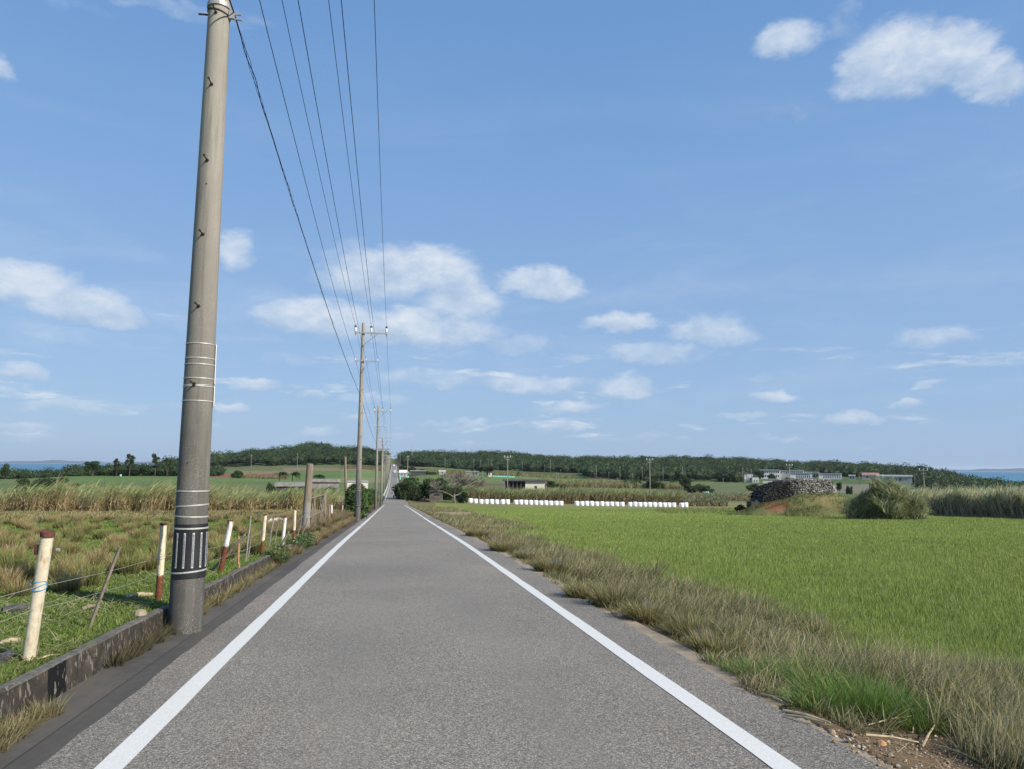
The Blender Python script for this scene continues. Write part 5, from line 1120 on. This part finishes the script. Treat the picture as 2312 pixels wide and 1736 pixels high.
forest('forest', 'mixed green woodland below the right-hand ridge', 1330, 1700, 470, 950, 8.0, 4.8, 90, 1.1, lambda x, y: np.hypot(x, y) > 500-60*np.clip(fbm(x, y, .01, 5), -1, 1), 2.6)
forest('forest', 'dark woodland behind and right of the school', 1660, 2150, 600, 950, 8.0, 4.6, 90, 1.1, None, 2.6)
forest('forest', 'dark woodland sloping down to the sea at the right edge', 2000, 2500, 430, 700, 6.5, 4.2, 90, 1.1, lambda x, y: (np.hypot(x, y) > 565) | (np.arctan2(x, y) > elaz(2075, 1046)[0]), 1.4)
forest('hedge', 'dark wind-clipped hedge of trees between the left field and the sea', -350, 485, 385, 450, 4.6, 2.7, 120, .7, lambda x, y: np.hypot(x, y) > 385, 1.2)
yb_ = rng.uniform(53, 150, 170); xb_ = -3.35-np.abs(rng.normal(0, 1, 170))*np.interp(yb_, [53, 75, 150], [.25, .8, 1.2]); rb_ = rng.uniform(.55, 1.0, 170); xb_ = np.maximum(xb_, -.054*yb_+rb_*.5)
zb_ = T(xb_, yb_)+np.clip(rng.uniform(.2, 1.9, 170), 0, 2.6)*np.interp(yb_, [53, 62, 150], [.5, 1, 1.1])
stuffobj('roadside_bushes', crown_parts(np.stack([xb_, yb_, zb_], 1), rb_, 260, .26, [(.05, .095, .025), (.065, .12, .035), (.04, .08, .025), (.085, .13, .04)], .72, .85), M_leaf, 'dark glossy green bushes beside the road under the second and third poles')
# ------------------------------------------------------------------ dark trees and bare tree beside the road dip
for lab, px, yt, yb, w_, d_ in [('large dark glossy tree right beside the road at the dip', 938, 1056, 1127, 96, 172), ('dark tree merging with the large one beside the old shed', 988, 1064, 1125, 92, 186), ('low dark tree closest to the road edge at the dip', 922, 1070, 1128, 52, 169)]:
    tree(lab, px, yt, yb, w_, d_, 'bush', 'tree')
tree('bright green bush right of the bare tree', 1047, 1100, 1126, 30, 168, 'bush'); tree('dark bush behind the bare tree trunk', 1020, 1078, 1124, 72, 180, 'bush')
def bare_tree():
    b = atd(1029, 164); d = depth(b); H = (1124-1058)*d/F; r = thing('bare_tree', 'leafless grey tree with a spreading crown of twigs beside the old shed', 'tree', b)
    mb = MB(); tw = MB(); g_ = np.random.default_rng(5)
    def br(p, dr, L, rad, lv):
        q = p+dr*L; m_ = (p+q)/2+g_.normal(0, .06*L, 3); (mb if lv < 3 else tw).tube([p, m_, q], [max(rad, .04), max(rad*.8, .035), max(rad*.62, .03)], 6 if lv < 3 else 4, cap=False)
        if lv >= 6: return
        for k in range(3):
            n = dr+g_.normal(0, .55, 3); n[2] = abs(n[2])*.6+.12+(.3 if lv == 0 else 0); n[0] += .12; n /= np.linalg.norm(n); br(q, n, L*g_.uniform(.66, .88), rad*.62, lv+1)
    br(np.array([0, 0, -.2]), np.array([-.08, 0, 1.]), 2.1, .26, 0); br(np.array([-.1, 0, 1.3]), np.array([-.85, 0, .45]), 2.2, .18, 1); br(np.array([0, 0, 1.7]), np.array([.8, 0, .5]), 2.1, .15, 1)
    mb.build('trunk', M_twig, r); tw.build('twigs', M_twig, r); return r
bare_tree()
# palms
def palm(label, px, yt, yb, dist, trunk=True):
    b = atd(px, dist); d = depth(b); zt = ptd(px, yt, d)[2]; H = zt-b[2]; r = thing('palm_tree', label, 'palm tree', b, 0, 'wind-bent palms behind the left cane')
    MB().tube([(0, 0, -.2), (.1, 0, H*.5), (0, 0, H*.86)], [.14, .11, .08], 7).build('trunk', M_bark, r)
    n = 16; hd = rng.normal(0, 1.0, n); P = []
    fr = []
    for k in range(n):
        t = np.linspace(0, 1, 9)[1:]; L = 1.7; el_ = rng.uniform(.1, 1.1); x_ = t*L*cos(el_*.7); z_ = H*.86+t*L*sin(el_)*.9-t*t*1.1; c0 = np.stack([x_*cos(hd[k]), x_*sin(hd[k]), z_], 1)
        fr.append(np.repeat(c0, 8, 0)+rng.normal(0, .06, (64, 3)))
    fr = np.concatenate(fr); m = len(fr); v = blades(fr, .55, .07, rng.normal(0, .8, m), rng.uniform(1.2, 2.3, m), rng.uniform(0, .8, m), 2, vcol(GREENS[:4], m), vcol(GREENS[1:], m))
    V, Fc, Cc = join([v]); link('crown', mesh_np('crown', V, Fc, M_leaf, Cc), r)
palm('bent palm standing left of the other palms behind the cane', 632, 1059, 1098, 158); palm('slender palm alone in the middle behind the cane', 661, 1060, 1100, 160); palm('palm right of the near brown pole behind the cane', 717, 1066, 1100, 165)
# ------------------------------------------------------------------ bales
def bale(label, px, yb, wpx, m, group, hfac=1.0, name='wrapped_bale'):
    b = hit(px, yb); d = depth(b); s = wpx*d/F/2; a = atan2(b[0], b[1]); r = thing(name, label, 'bale', (b[0], b[1], b[2]-.03), -a+rng.normal(0, .15), group)
    return r, s
_bd = None
def bale_mesh(m):
    mb = MB(); n = 24; prof = [(.80, 0), (.93, .05), (.99, .16), (1.0, .5), (.99, .84), (.92, .96), (.78, 1.0), (.3, 1.01)]; th = np.linspace(0, 2*pi, n, endpoint=False)
    V = [];
    for r, z in prof: V += [(r*cos(a)*(1+.012*sin(5*a)+.01*sin(9*a+z*7)), r*sin(a)*(1+.012*cos(4*a)), z*1.93*(1+.008*sin(3*a))) for a in th]
    k = len(prof); f = [(q*n+j, q*n+(j+1) % n, (q+1)*n+(j+1) % n, (q+1)*n+j) for q in range(k-1) for j in range(n)]+[tuple(range((k-1)*n, k*n))]
    return mb.add(V, f).data('bale', m, True)
BW, BG = bale_mesh(M_bale), bale_mesh(M_gbale)
def put_bale(label, px, yb, wpx, data, group, dist=None):
    b = hit(px, yb) if dist is None else atd(px, dist); d = depth(b); s = wpx*d/F/2
    o = link('wrapped_bale', data, loc=(b[0], b[1], b[2]-.02)); o.scale = (s*rng.uniform(.96, 1.03), s, s*rng.uniform(.95, 1.04)); o.rotation_euler = (0, 0, rng.uniform(0, 6.28)); tag(o, label, 'bale', group); return o
rows = [(1039, 1146.6, 10, 1137, 1138), (1164.7, 1267, 10, 1138, 1139), (1301.6, 1403.5, 10, 1140, 1141), (1421.5, 1520, 10, 1142, 1143), (1536.8, 1547.2, 2, 1143.8, 1144)]
RN = ['the leftmost row', 'the second row from the left', 'the third row from the left', 'the fourth row from the left', 'the short last pair at the right']
bd0 = 178.0
for ri, (a, b_, n, y0, y1) in enumerate(rows):
    for k in range(n):
        px = a+(b_-a)*k/max(1, n-1)+rng.uniform(-.5, .5); rf = depth(atd(1040, bd0))
        # the rows stand on one straight line across the far edge of the field
        dist = bd0*(1-.00*k)/math.cos(elaz(px, 1046)[0]-elaz(1040, 1046)[0])*(1-.03*math.sin(elaz(px, 1046)[0]-elaz(1040, 1046)[0]))
        put_bale('white wrapped round bale, '+ORD[k]+' from the left in '+RN[ri], px, 0, 10.7, BW, 'white wrapped bales lined up along the far field edge', dist)
for k in range(14):
    o = put_bale('mint green wrapped bale, '+ORD[k]+' from the left in the row under the large dark tree', 1114+3.55*k, 0, 3.3, BG, 'mint green bales in a row', 440)
    for k2 in (0,):
        pass
for k in range(3): put_bale(['mint green bale at the left of the trio before the right forest edge', 'mint green bale in the middle of the trio before the right forest edge', 'mint green bale at the right of the trio before the right forest edge'][k], 1588+4.6*k, 0, 4.6, BG, 'mint green bales by the right forest edge', 290)
for k, (px, d_, w_) in enumerate([(904, 430, 3.6), (904, 405, 3.6), (918, 430, 4.6), (922, 432, 3.6), (274, 372, 4.5)]): put_bale(['mint green bale by the grey roofed house nearest the road', 'mint green bale lower down beside the road edge', 'larger mint green bale before the grey roofed house', 'small mint green bale right of the larger one by the house', 'single mint green bale at the foot of the left hedge'][k], px, 0, w_, BG, None, d_)
# mint tarpaulin heap by the shed
b = atd(1240, 262); o = MB().lathe([(.2, 0), (1.2, .1), (1.4, .7), (.9, 1.3), (.3, 1.7)], 10).build('tarpaulin_heap', M_gbale, loc=b); tag(o, 'mint green tarpaulin heap at the right end of the open shed', 'tarpaulin')
# ------------------------------------------------------------------ buildings
M_oldwood = bmat('old_plank_wall', (.10, .085, .07), .4, 1.2)
def building(label, px0, px1, ytop, ybase, dist, wall, roof, name='building', roofh=.25, windows=(), gable=False, open_left=0.0, dep=6.0, rot=0.0, over=.35, cat='building'):
    pxc = (px0+px1)/2; b = atd(pxc, dist); d = depth(b); w = (px1-px0)*d/F/2; zt = ptd(pxc, ytop, d)[2]; zb = ptd(pxc, ybase, d)[2]; a = atan2(b[0], b[1])
    zb = min(zb, b[2]+.6); H = zt-zb; r = thing(name, label, cat, (b[0], b[1], zb), -a+rot)
    rh = roofh if not gable else H*.42; x0 = -w+2*w*open_left
    mb = MB(); mb.box(x0, w, 0, dep, -1.2, H-rh); mb.build('wall', wall, r)
    if open_left:
        m = MB(); n = 5
        for k in range(n): xx = -w+.15+(x0+w-.3)*k/n; m_ = MB(); m_.box(xx, xx+.14, .1, .24, -1.0, H-rh); m_.build('post', M_conc, r)
        m.box(-w, x0, dep-.2, dep, -1.0, H-rh); m.build('back_wall', M_conc_d, r)
    m = MB()
    if gable:
        e = over; V = [(-w-e, -e, H-rh), (w+e, -e, H-rh), (w+e, dep+e, H-rh), (-w-e, dep+e, H-rh), (-w*.98, dep/2, H), (w*.98, dep/2, H)]
        V += [(x_, y_, z_-.08) for x_, y_, z_ in V[:4]]
        m.add(V, [(0, 1, 5, 4), (2, 3, 4, 5), (0, 4, 3), (1, 2, 5), (9, 8, 7, 6), (0, 6, 7, 1), (1, 7, 8, 2), (2, 8, 9, 3), (3, 9, 6, 0)])
    else: m.box(-w-over, w+over, -over, dep+over, H-rh+.003, H)
    m.build('roof', roof, r)
    for (fx, fz, fw, fh, cnt, step) in windows:
        for k in range(cnt):
            cx = -w+2*w*(fx+step*k); ww = 2*w*fw/2; z0 = H*fz; m = MB(); m.box(cx-ww, cx+ww, -.04, .02, z0, z0+H*fh); wd_ = m.build('window', M_glass, r)
            m = MB(); m.box(cx-ww-.05, cx+ww+.05, -.09, -.003, z0-.08, z0-.005); m.build('sill', M_b_grey, wd_)
    return r
building('long open farm shed with dark roof and beige closed end behind the cane', 1139, 1230, 1082, 1101, 262, M_b_beige, M_roof_d, 'shed', .5, [(.78, .25, .06, .22, 1, 0)], open_left=.52, dep=9, over=.8)
building('low beige block wall building behind the roadside bushes and second pole', 786, 832, 1086, 1104, 120, M_b_beige, M_roof_g, 'building', .12, [], dep=7, over=.1)
building('low grey concrete roof behind the cane between the palms', 628, 700, 1089, 1097, 150, M_conc_d, M_conc, 'building', .7, [(.2, .1, .05, .5, 3, .27)], dep=8)
building('grey concrete block behind the dark bush on the low roof', 704, 766, 1081, 1100, 160, M_conc, M_conc, 'building', .6, [], dep=6)
building('old weathered shed with a dark window hole under the bare tree', 971, 1001, 1107, 1126, 163, M_oldwood, M_roof_d, 'shed', .25, [(.55, .35, .42, .32, 1, 0)], dep=4, over=.2)
building('small house with pale grey gabled roof beside the far road', 902, 921, 1060, 1072, 440, M_roof_g, M_b_white, 'house', .3, [(.3, .1, .1, .25, 2, .35)], gable=True, dep=7, over=.4)
building('long low dark farm building right of the grey roofed house', 927, 961, 1061, 1071, 450, M_conc_d, M_roof_g, 'farm_building', .4, [(.06, .25, .06, .4, 8, .125)], dep=8)
building('low farm building with pale roof behind the bare tree crown', 992, 1006, 1061, 1070, 455, M_b_grey, M_b_white, 'farm_building', .6, [(.5, .2, .2, .4, 1, 0)], dep=6)
building('small grey hut with stepped wall left of the large dark tree', 1052, 1081, 1063, 1072, 455, M_conc, M_roof_g, 'hut', .4, [(.6, .15, .12, .5, 2, .22)], dep=5)
building('tiny beige hut at the left end of the green bale row', 1103, 1111, 1064, 1072, 446, M_b_beige, M_roof_d, 'hut', .4, [(.3, .1, .3, .7, 1, 0)], dep=4)
S = 'school_building'
building('long white school block at the left of the school', 1717, 1760, 1059, 1078, 560, M_b_white, M_roof_g, S, .5, [(.06, .60, .06, .2, 9, .105), (.06, .16, .06, .2, 9, .105)], dep=10, over=.5)
building('grey school wing between the two white upper blocks', 1760, 1783, 1061, 1076, 562, M_b_grey, M_roof_g, S, .5, [(.15, .6, .1, .15, 2, .5)], dep=10)
building('upper white school block with a band of windows', 1783.5, 1813, 1060, 1078, 575, M_b_white, M_roof_g, S, .5, [(.07, .55, .08, .25, 7, .14)], dep=10, over=.5)
building('lower white school block in front of the upper one', 1786, 1830, 1066, 1077, 548, M_b_white, M_roof_g, S, .5, [(.3, .12, .05, .4, 7, .1), (.3, .62, .05, .14, 7, .1)], dep=8, over=.4)
building('grey school block behind the lower white one', 1815, 1848, 1064, 1072, 580, M_b_grey, M_roof_g, S, .5, [(.1, .5, .06, .2, 6, .15)], dep=8)
building('white two storey school block at the right of the school', 1850, 1897, 1067.5, 1079, 555, M_b_white, M_roof_g, S, .5, [(.22, .62, .05, .16, 8, .1), (.22, .14, .05, .28, 8, .1)], dep=9, over=.4)
building('small white gate shelter right of the last school block', 1916, 1929, 1071, 1079, 550, M_b_grey, M_b_white, 'shelter', .6, [(.3, .05, .2, .6, 2, .4)], dep=4)
building('white stepped building in front of the school, its taller left part', 1680, 1699, 1069, 1088, 500, M_b_white, M_roof_g, 'building', .3, [(.7, .3, .12, .2, 1, 0)], dep=8, over=.05)
building('lower right part of the white stepped building, a separate annexe', 1698, 1712, 1076, 1089, 495, M_b_white, M_roof_g, 'building', .3, [(.3, .2, .15, .3, 2, .4)], dep=8, over=.05)
building('low white roofed shed left of the white stepped building', 1664, 1679, 1071, 1078, 505, M_b_grey, M_b_white, 'shed', .5, [], dep=6)
building('grey flat building with one beige end in front of the school', 1722, 1759, 1080, 1088, 480, M_b_beige, M_roof_g, 'building', .4, [(.8, .25, .1, .4, 2, .12)], dep=7)
building('long thin white roof low behind the stone mound', 1760, 1797, 1081, 1088, 478, M_b_grey, M_b_white, 'shed', .6, [], dep=7, over=.5)
building('red brown roofed house at the right below the forest', 1947, 1982, 1066, 1077, 560, M_b_grey, M_roof_r, 'house', .5, [(.3, .1, .1, .3, 2, .4)], gable=True, dep=12)
building('long low hall with bright white roof edge right of the red roofed house', 1983, 2053, 1071.5, 1080, 540, M_b_grey, M_b_white, 'hall', .9, [(.3, .1, .06, .4, 4, .12)], dep=12, over=.5)
# ------------------------------------------------------------------ far poles
farp = [(567,1025,1055),(671,1022,1052),(767,1039,1050),(903,1023,1049),(920.6,1027,1079),(1004.7,1032,1058),(1070,1035,1053),(1085,1038,1050),(1110,1036,1049),(1090,1062,1096),(1179,1040.6,1058),(1230,1048,1063),(1243,1037,1063),(1255.8,1065,1097),(1260.5,1066,1097),(1266,1058,1072),
 (1308,1062,1077),(1326.6,1051,1068.6),(1343,1066,1076),(1347,1050,1066),(1374.5,1064.6,1081),(1399.5,1051,1072),(1428,1068,1085),(1449.6,1052,1070),(1487.5,1079,1096),(1496.6,1053,1074),(1541,1053,1069),(1632,1078,1107),(1652,1087,1112),(1676.6,1054,1070),(1695.6,1057,1068.6),(1713,1082,1112),(1729,1096,1107),(1841,1067,1078),(1898,1098,1116),(1938.5,1069,1094),(2063.5,1070,1099),(2197,1075,1096)]
def farpole(px, yt, yb, label, d0=None, big=False, group='thin concrete poles in the far fields'):
    d = d0 or float(np.clip(8.5*F/(yb-yt), 230, 575 if px < 1330 else 470)); b = atd(px, d); dd = depth(b); zt = ptd(px, yt, dd)[2]; zb = min(b[2], ptd(px, yb, dd)[2]); H = zt-zb; r = thing('utility_pole', label, 'utility pole', (b[0], b[1], zb), -atan2(b[0], b[1]), group)
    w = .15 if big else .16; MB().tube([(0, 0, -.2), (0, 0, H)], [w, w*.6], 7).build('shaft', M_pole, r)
    if big:
        for z, L in ((H-.55, 1.9), (H-1.25, 1.1)): MB().box(-L/2, L/2, -.1, .1, z, z+.16).build('crossarm', M_galv, r)
        for k in (-.8, 0, .8): MB().lathe([(.06, 0), (.1, .1), (.07, .4)], 8, (k, 0, H-.39)).build('insulator', M_insul, r)
    else: MB().box(-.5, .5, -.06, .06, H-.5, H-.36).build('crossarm', M_galv, r)
for i, (px, yt, yb) in enumerate(farp):
    if px < 800: lab = 'thin far pole before the left hill forest, '+ORD[i]+' from the left'
    else: lab = 'thin far pole in the fields right of the road, '+ORD[i-3]+' from the left'
    farpole(px, yt, yb, lab)
for i, (px, yt, yb, lab) in enumerate([(1146, 1027, 1128, 'tall pole with crossarms rising behind the leftmost row of white bales'), (1467, 1033, 1131, 'tall pole with crossarms rising behind the fourth row of white bales'), (1782, 1046, 1110, 'tall pole with crossarms rising behind the stone mound'), (2084, 1056, 1112, 'tall pole rising between the silver grass and the right cane')]):
    farpole(px, yt, yb, lab, 201 if i < 2 else (230 if i == 2 else 190), True, 'tall poles crossing the valley')
b = atd(929.6, 640); dd = depth(b); H = ptd(929.6, 1002, dd)[2]-b[2]; r = thing('mast', 'tall thin communication mast above the forest right of the road', 'mast', b); MB().tube([(0, 0, -.5), (0, 0, H*.5), (0, 0, H)], [.42, .3, .14], 7).build('pole', M_galv, r); MB().box(-1.2, 1.2, -1, 1, -.5, 1.8).build('equipment_box', M_b_white, r); MB().tube([(1.6, 0, 0), (1.6, 0, H*.45)], .1, 5).build('side_pole', M_galv, r)
for i, (px, yt, lab) in enumerate([(1431, 1024, 'thin antenna above the forest left of the dark bulky skyline tree'), (1491, 1028, 'thin antenna above the forest right of the dark bulky skyline tree'), (1717, 1035, 'thin antenna on the skyline left of the school')]):
    b = atd(px, 870); dd = depth(b); H = ptd(px, yt, dd)[2]-b[2]; o = thing('antenna', lab, 'antenna', b); MB().tube([(0, 0, 0), (0, 0, H)], .16, 5).build('pole', M_galv, o); MB().box(-.9, .9, -.05, .05, H-1.2, H-1.0).build('crossbar', M_galv, o)
# ------------------------------------------------------------------ stone mound
def tumulus():
    rt = thing('stone_mound', 'large mound of stacked grey coral stones, steep at the right, on the grassy earth rise', 'stone mound')
    cx = atd(1800, 98); d = depth(cx)
    pts = [(1716, 1124), (1722, 1109), (1745, 1098), (1766, 1090), (1790, 1084), (1815, 1080.5), (1845, 1081), (1870, 1081.5), (1876, 1086), (1882, 1108), (1886, 1117)]
    xs = np.array([ptd(p, 1100, d)[0]*RGT[0]+ptd(p, 1100, d)[1]*RGT[1] for p, _ in pts]); zt = np.array([ptd(p, y_, d)[2] for p, y_ in pts])
    x0 = xs.mean(); base = cx; hgt = lambda u: np.interp(u, xs-x0, zt); xr = xs-x0
    zb = float(ptd(1800, 1122, d)[2])-.6
    rt.location = (cx[0], cx[1], zb); rt.rotation_euler = (0, 0, -YAW)
    off0 = x0-(cx[0]*RGT[0]+cx[1]*RGT[1]); V = []; Cc = []; Fq = []
    # solid core
    uu = np.linspace(xr[0]+.15, xr[-1]-.2, 24); vv = np.linspace(-1, 1, 9); core = []; 
    for u in uu:
        for v in vv: core.append((u+off0, 2.6*v+1.6, max(.05, (hgt(u)-zb-.12)*(1-.30*abs(v)**6)) if abs(v) < 1 else -.3))
    k = 9; f = [(i*k+j, (i+1)*k+j, (i+1)*k+j+1, i*k+j+1) for i in range(23) for j in range(8)]
    f += [tuple(range(k)), tuple(range(23*k, 24*k))[::-1]]
    MB().add(core, f).build('core', M_conc_d, rt)
    n = 5200; S_ = []
    side = rng.uniform(0, 1, n); u = rng.uniform(xr[0], xr[-1], n); zmax = hgt(u)-zb
    front = side < .72; z = np.where(front, rng.uniform(-.1, 1, n)*zmax, zmax-.05); yv = np.where(front, -1.02+.25*z/np.maximum(zmax, .3)+rng.normal(0, .05, n), rng.uniform(-.8, 4.2, n))
    rgt_ = side > .94; u = np.where(rgt_, xr[-1]-.12+rng.normal(0, .06, n)-.12*z, u); yv = np.where(rgt_, rng.uniform(-.9, 4.0, n), yv); z = np.where(rgt_, rng.uniform(0, 2.1, n), z)
    s = rng.uniform(.07, .16, n)
    W_ = ICV[None]*s[:, None, None]*rng.uniform(.6, 1.25, (n, 1, 3))*rng.uniform(.85, 1.15, (n, 12, 1))+np.stack([u+off0, yv, z], 1)[:, None]
    dark = np.clip((u-(xr[0]+.36*(xr[-1]-xr[0])))/(.22*(xr[-1]-xr[0]))+rng.normal(0, .25, n), 0, 1)[:, None]  # stones blackened to the left: stain plus painted-in shade of that face
    c = vcol([(.20, .19, .165), (.27, .255, .225), (.14, .13, .12), (.34, .32, .29)], n, .2)*dark+vcol([(.022, .022, .022), (.04, .038, .036)], n, .3)*(1-dark)
    link('stones', mesh_np('stones', W_.reshape(-1, 3), ((np.arange(n)*12)[:, None, None]+ICF).reshape(-1, 3), M_stone, np.repeat(c, 12, 0)), rt)
    m = MB(); m.box(xr[0]+1.8+off0, xr[-1]+.7+off0, -1.75, 4.4, -.9, .28); m.build('plinth', M_conc_d, rt)
    for k, (a, b_, h_) in enumerate([(-1.3, .3, .05), (-.7, .4, .25), (-.4, 1.3, .1)]): m = MB(); m.box(xr[0]+a+off0, xr[0]+b_+off0, -.9+.25*k, 1.0+.3*k, -.9, h_); m.build('step', M_conc_d, rt)
tumulus()
b = hit(1620, 1139); d = depth(b); o = MB().box(-1.9, 1.9, -.2, .2, -.4, .5).build('low_wall', M_conc_d, loc=b); o.rotation_euler = (0, 0, -.25); tag(o, 'low black stained wall left of the earth mound', 'wall')
b = atd(1670, 96); o = None
r = thing('dead_bush', 'round blackish dead bush at the left foot of the earth mound', 'bush', (b[0], b[1], b[2]))
V, Fc, Cc = join(crown_parts([(0, 0, .55), (-.5, 0, .45), (.5, .1, .4), (.1, .3, .7)], [.55, .4, .4, .4], 350, .12, [(.03, .018, .014), (.05, .03, .02), (.02, .014, .012)])); link('crown', mesh_np('crown', V, Fc, M_leaf, Cc), r); MB().tube([(0, 0, -.1), (0, 0, .5)], .05, 5).build('stem', M_bark, r)
# silver grass bush
def silver():
    b = atd(1996, 72); r = thing('silver_grass_bush', 'huge bush of arching silvery grass between the earth mound and the cane', 'grass bush', b)
    out_ = []
    for (u, v, h, nb, rx) in [(-.2, 0, 3.3, 240, 1.4), (-1.2, .3, 2.4, 130, 1.0), (1.0, .2, 2.8, 160, 1.2), (-2.1, .2, 1.5, 90, .9), (-.1, 1.3, 3.3, 100, 1.2), (2.1, .1, 1.8, 100, .9), (.5, -.5, 1.9, 90, .9)]:
        cx, cy = u*cos(-.5)-v*sin(-.5), u*sin(-.5)+v*cos(-.5)
        a = rng.uniform(0, 6.28, nb); q = rx*np.sqrt(rng.uniform(0, 1, nb)); zt_ = h*np.sqrt(np.clip(1.02-(q/rx)**2, 0, 1))*(1+.16*np.sin(3*a+u*3)+.10*np.sin(7*a+u))*rng.uniform(.78, 1.1, nb); z = zt_*rng.uniform(.15, .92, nb)**.7-.15
        B = np.stack([cx+q*np.cos(a), cy+q*np.sin(a), z], 1); hb_ = rng.normal(.05, .55, nb)+np.where(rng.uniform(0, 1, nb) < .22, 2.6, 0); tb = rng.choice([.6, .85, 1.05, 1.35], nb); lb = rng.uniform(.1, .9, nb)
        top_ = rng.uniform(0, 1, nb) < .3; B[top_, 2] = (zt_*.8)[top_]; lb[top_] *= .45
        k = np.repeat(np.arange(nb), 34); n = len(k); P = B[k]+rng.normal(0, .13, (n, 3))
        ct = vcol([(.36, .39, .21), (.28, .33, .15), (.52, .52, .36), (.22, .28, .11), (.44, .41, .26)], n, .14)*tb[k][:, None]
        out_.append(blades(P, rng.uniform(.6, 1.25, n)*np.where(top_[k], 1.25, 1.0), .045, hb_[k]+rng.normal(0, .25, n), lb[k]+rng.normal(0, .14, n), rng.uniform(.8, 2.0, n), 4, ct*.45, ct))  # dark blade roots and paler tips paint shade inside the bush
    V, Fc, Cc = join(out_); link('blades', mesh_np('blades', V, Fc, M_blade, Cc), r)
silver()
n = 1500; A_, B_ = hit(1900, 1163), hit(2075, 1164); P = A_[:2]+(B_-A_)[:2]*rng.uniform(0, 1, n)[:, None]; P = P*(1+rng.uniform(0, .05, n))[:, None]; c_ = vcol([(.20, .24, .10), (.28, .25, .14), (.15, .20, .07)], n, .2)
stuffobj('tall_weeds', [blades(P3(P[:, 0], P[:, 1]), rng.uniform(.4, 1.3, n), .05, rng.normal(.2, 1, n), rng.uniform(.05, .7, n), rng.uniform(.2, 1.2, n), 3, c_*.5, c_)], M_blade, 'mixed tall weeds around the foot of the silvery grass bush')
# ------------------------------------------------------------------ cars on the far road
def car(label, x, y, rz, van=True):
    r = thing('van' if van else 'car', label, 'van' if van else 'car', (x, y, float(zroad(y))+.01), rz)
    hb = 1.85 if van else 1.4; w = .74
    m = MB(); V = []
    prof = [(-1.65, .3), (-1.7, .8), (-1.55, 1.0), (-1.25, hb), (1.5, hb), (1.65, 1.0), (1.68, .3)] if van else [(-1.8, .3), (-1.85, .75), (-1.1, .9), (-.6, hb), (.9, hb), (1.6, .9), (1.8, .3)]
    n = len(prof); V = [(-w*(.88 if z > 1.2 else 1), y_, z) for y_, z in prof]+[(w*(.88 if z > 1.2 else 1), y_, z) for y_, z in prof]
    m.add(V, [tuple(range(n)), tuple(range(n, 2*n))[::-1]]+[(i, i+n, (i+1) % n+n, (i+1) % n) for i in range(n)]); m.build('body', M_car, r)
    m = MB(); m.add([(-w*.8, prof[2][0]-.03, 1.05 if van else .93), (w*.8, prof[2][0]-.03, 1.05 if van else .93), (w*.72, prof[3][0]-.03, hb-.12), (-w*.72, prof[3][0]-.03, hb-.12)], [(0, 1, 2, 3), (3, 2, 1, 0)]); m.build('windscreen', M_glass, r)
    for sx in (-w, w):
        for sy in (-1.05, 1.1):
            m = MB(); m.tube([(sx-.08, sy, .29), (sx+.08, sy, .29)], .29, 14); m.build('wheel', M_black, r)
    for sx in (-.52, .52): m = MB(); m.box(sx-.12, sx+.12, prof[1][0]-.02, prof[1][0]+.1, .62, .76); m.build('headlight', M_glass, r)
car('small white van driving toward the camera on the far road', .9, 505, 0.0); car('tiny white car at the very top of the far road', .4, 585, 0.0, False)
# delineator at the junction
b = np.array([-2.7, 118, float(zroad(118))]); r = thing('delineator_post', 'slim white marker post at the left road edge before the dip', 'marker post', b); MB().tube([(0, 0, -.1), (0, 0, .85)], .06, 8).build('post', M_plate, r); MB().tube([(0, 0, .87), (0, 0, .95)], .065, 8).build('cap', M_b_grey, r)
for i, y_ in enumerate(range(175, 540, 22)):
    r = thing('delineator_post', 'tiny white marker post on the left edge of the far road, '+ORD[i]+' after the dip', 'marker post', (-2.2, y_, float(zroad(y_))), 0, 'white marker posts along the far road'); MB().tube([(0, 0, -.1), (0, 0, .9)], .08, 6).build('post', M_plate, r)
# small road-edge slab crossing the right verge
b = hit(960, 1157); o = MB().box(-.2, 4.0, -.25, .25, -.2, .06).build('concrete_slab', M_edge, loc=b+np.array([.6, 0, 0])); tag(o, 'narrow concrete slab crossing the right verge where the white line breaks', 'slab')

# ------------------------------------------------------------------ thin sea haze
hm = bpy.data.materials.new('haze_air'); hm.use_nodes = True; t = hm.node_tree; t.nodes.clear(); N = NB(t)
vv = N.node('ShaderNodeVolumePrincipled', {'Color': (.72, .84, 1.0), 'Density': 0.00005, 'Anisotropy': .1}); N.node('ShaderNodeOutputMaterial', {'Volume': vv.outputs[0]})
hb = MB().box(-26000, 26000, -26000, 26000, -60, 60).build('haze', hm); tag(hb, 'faint blue sea haze softening the far hills and islands', 'haze', kind='stuff')
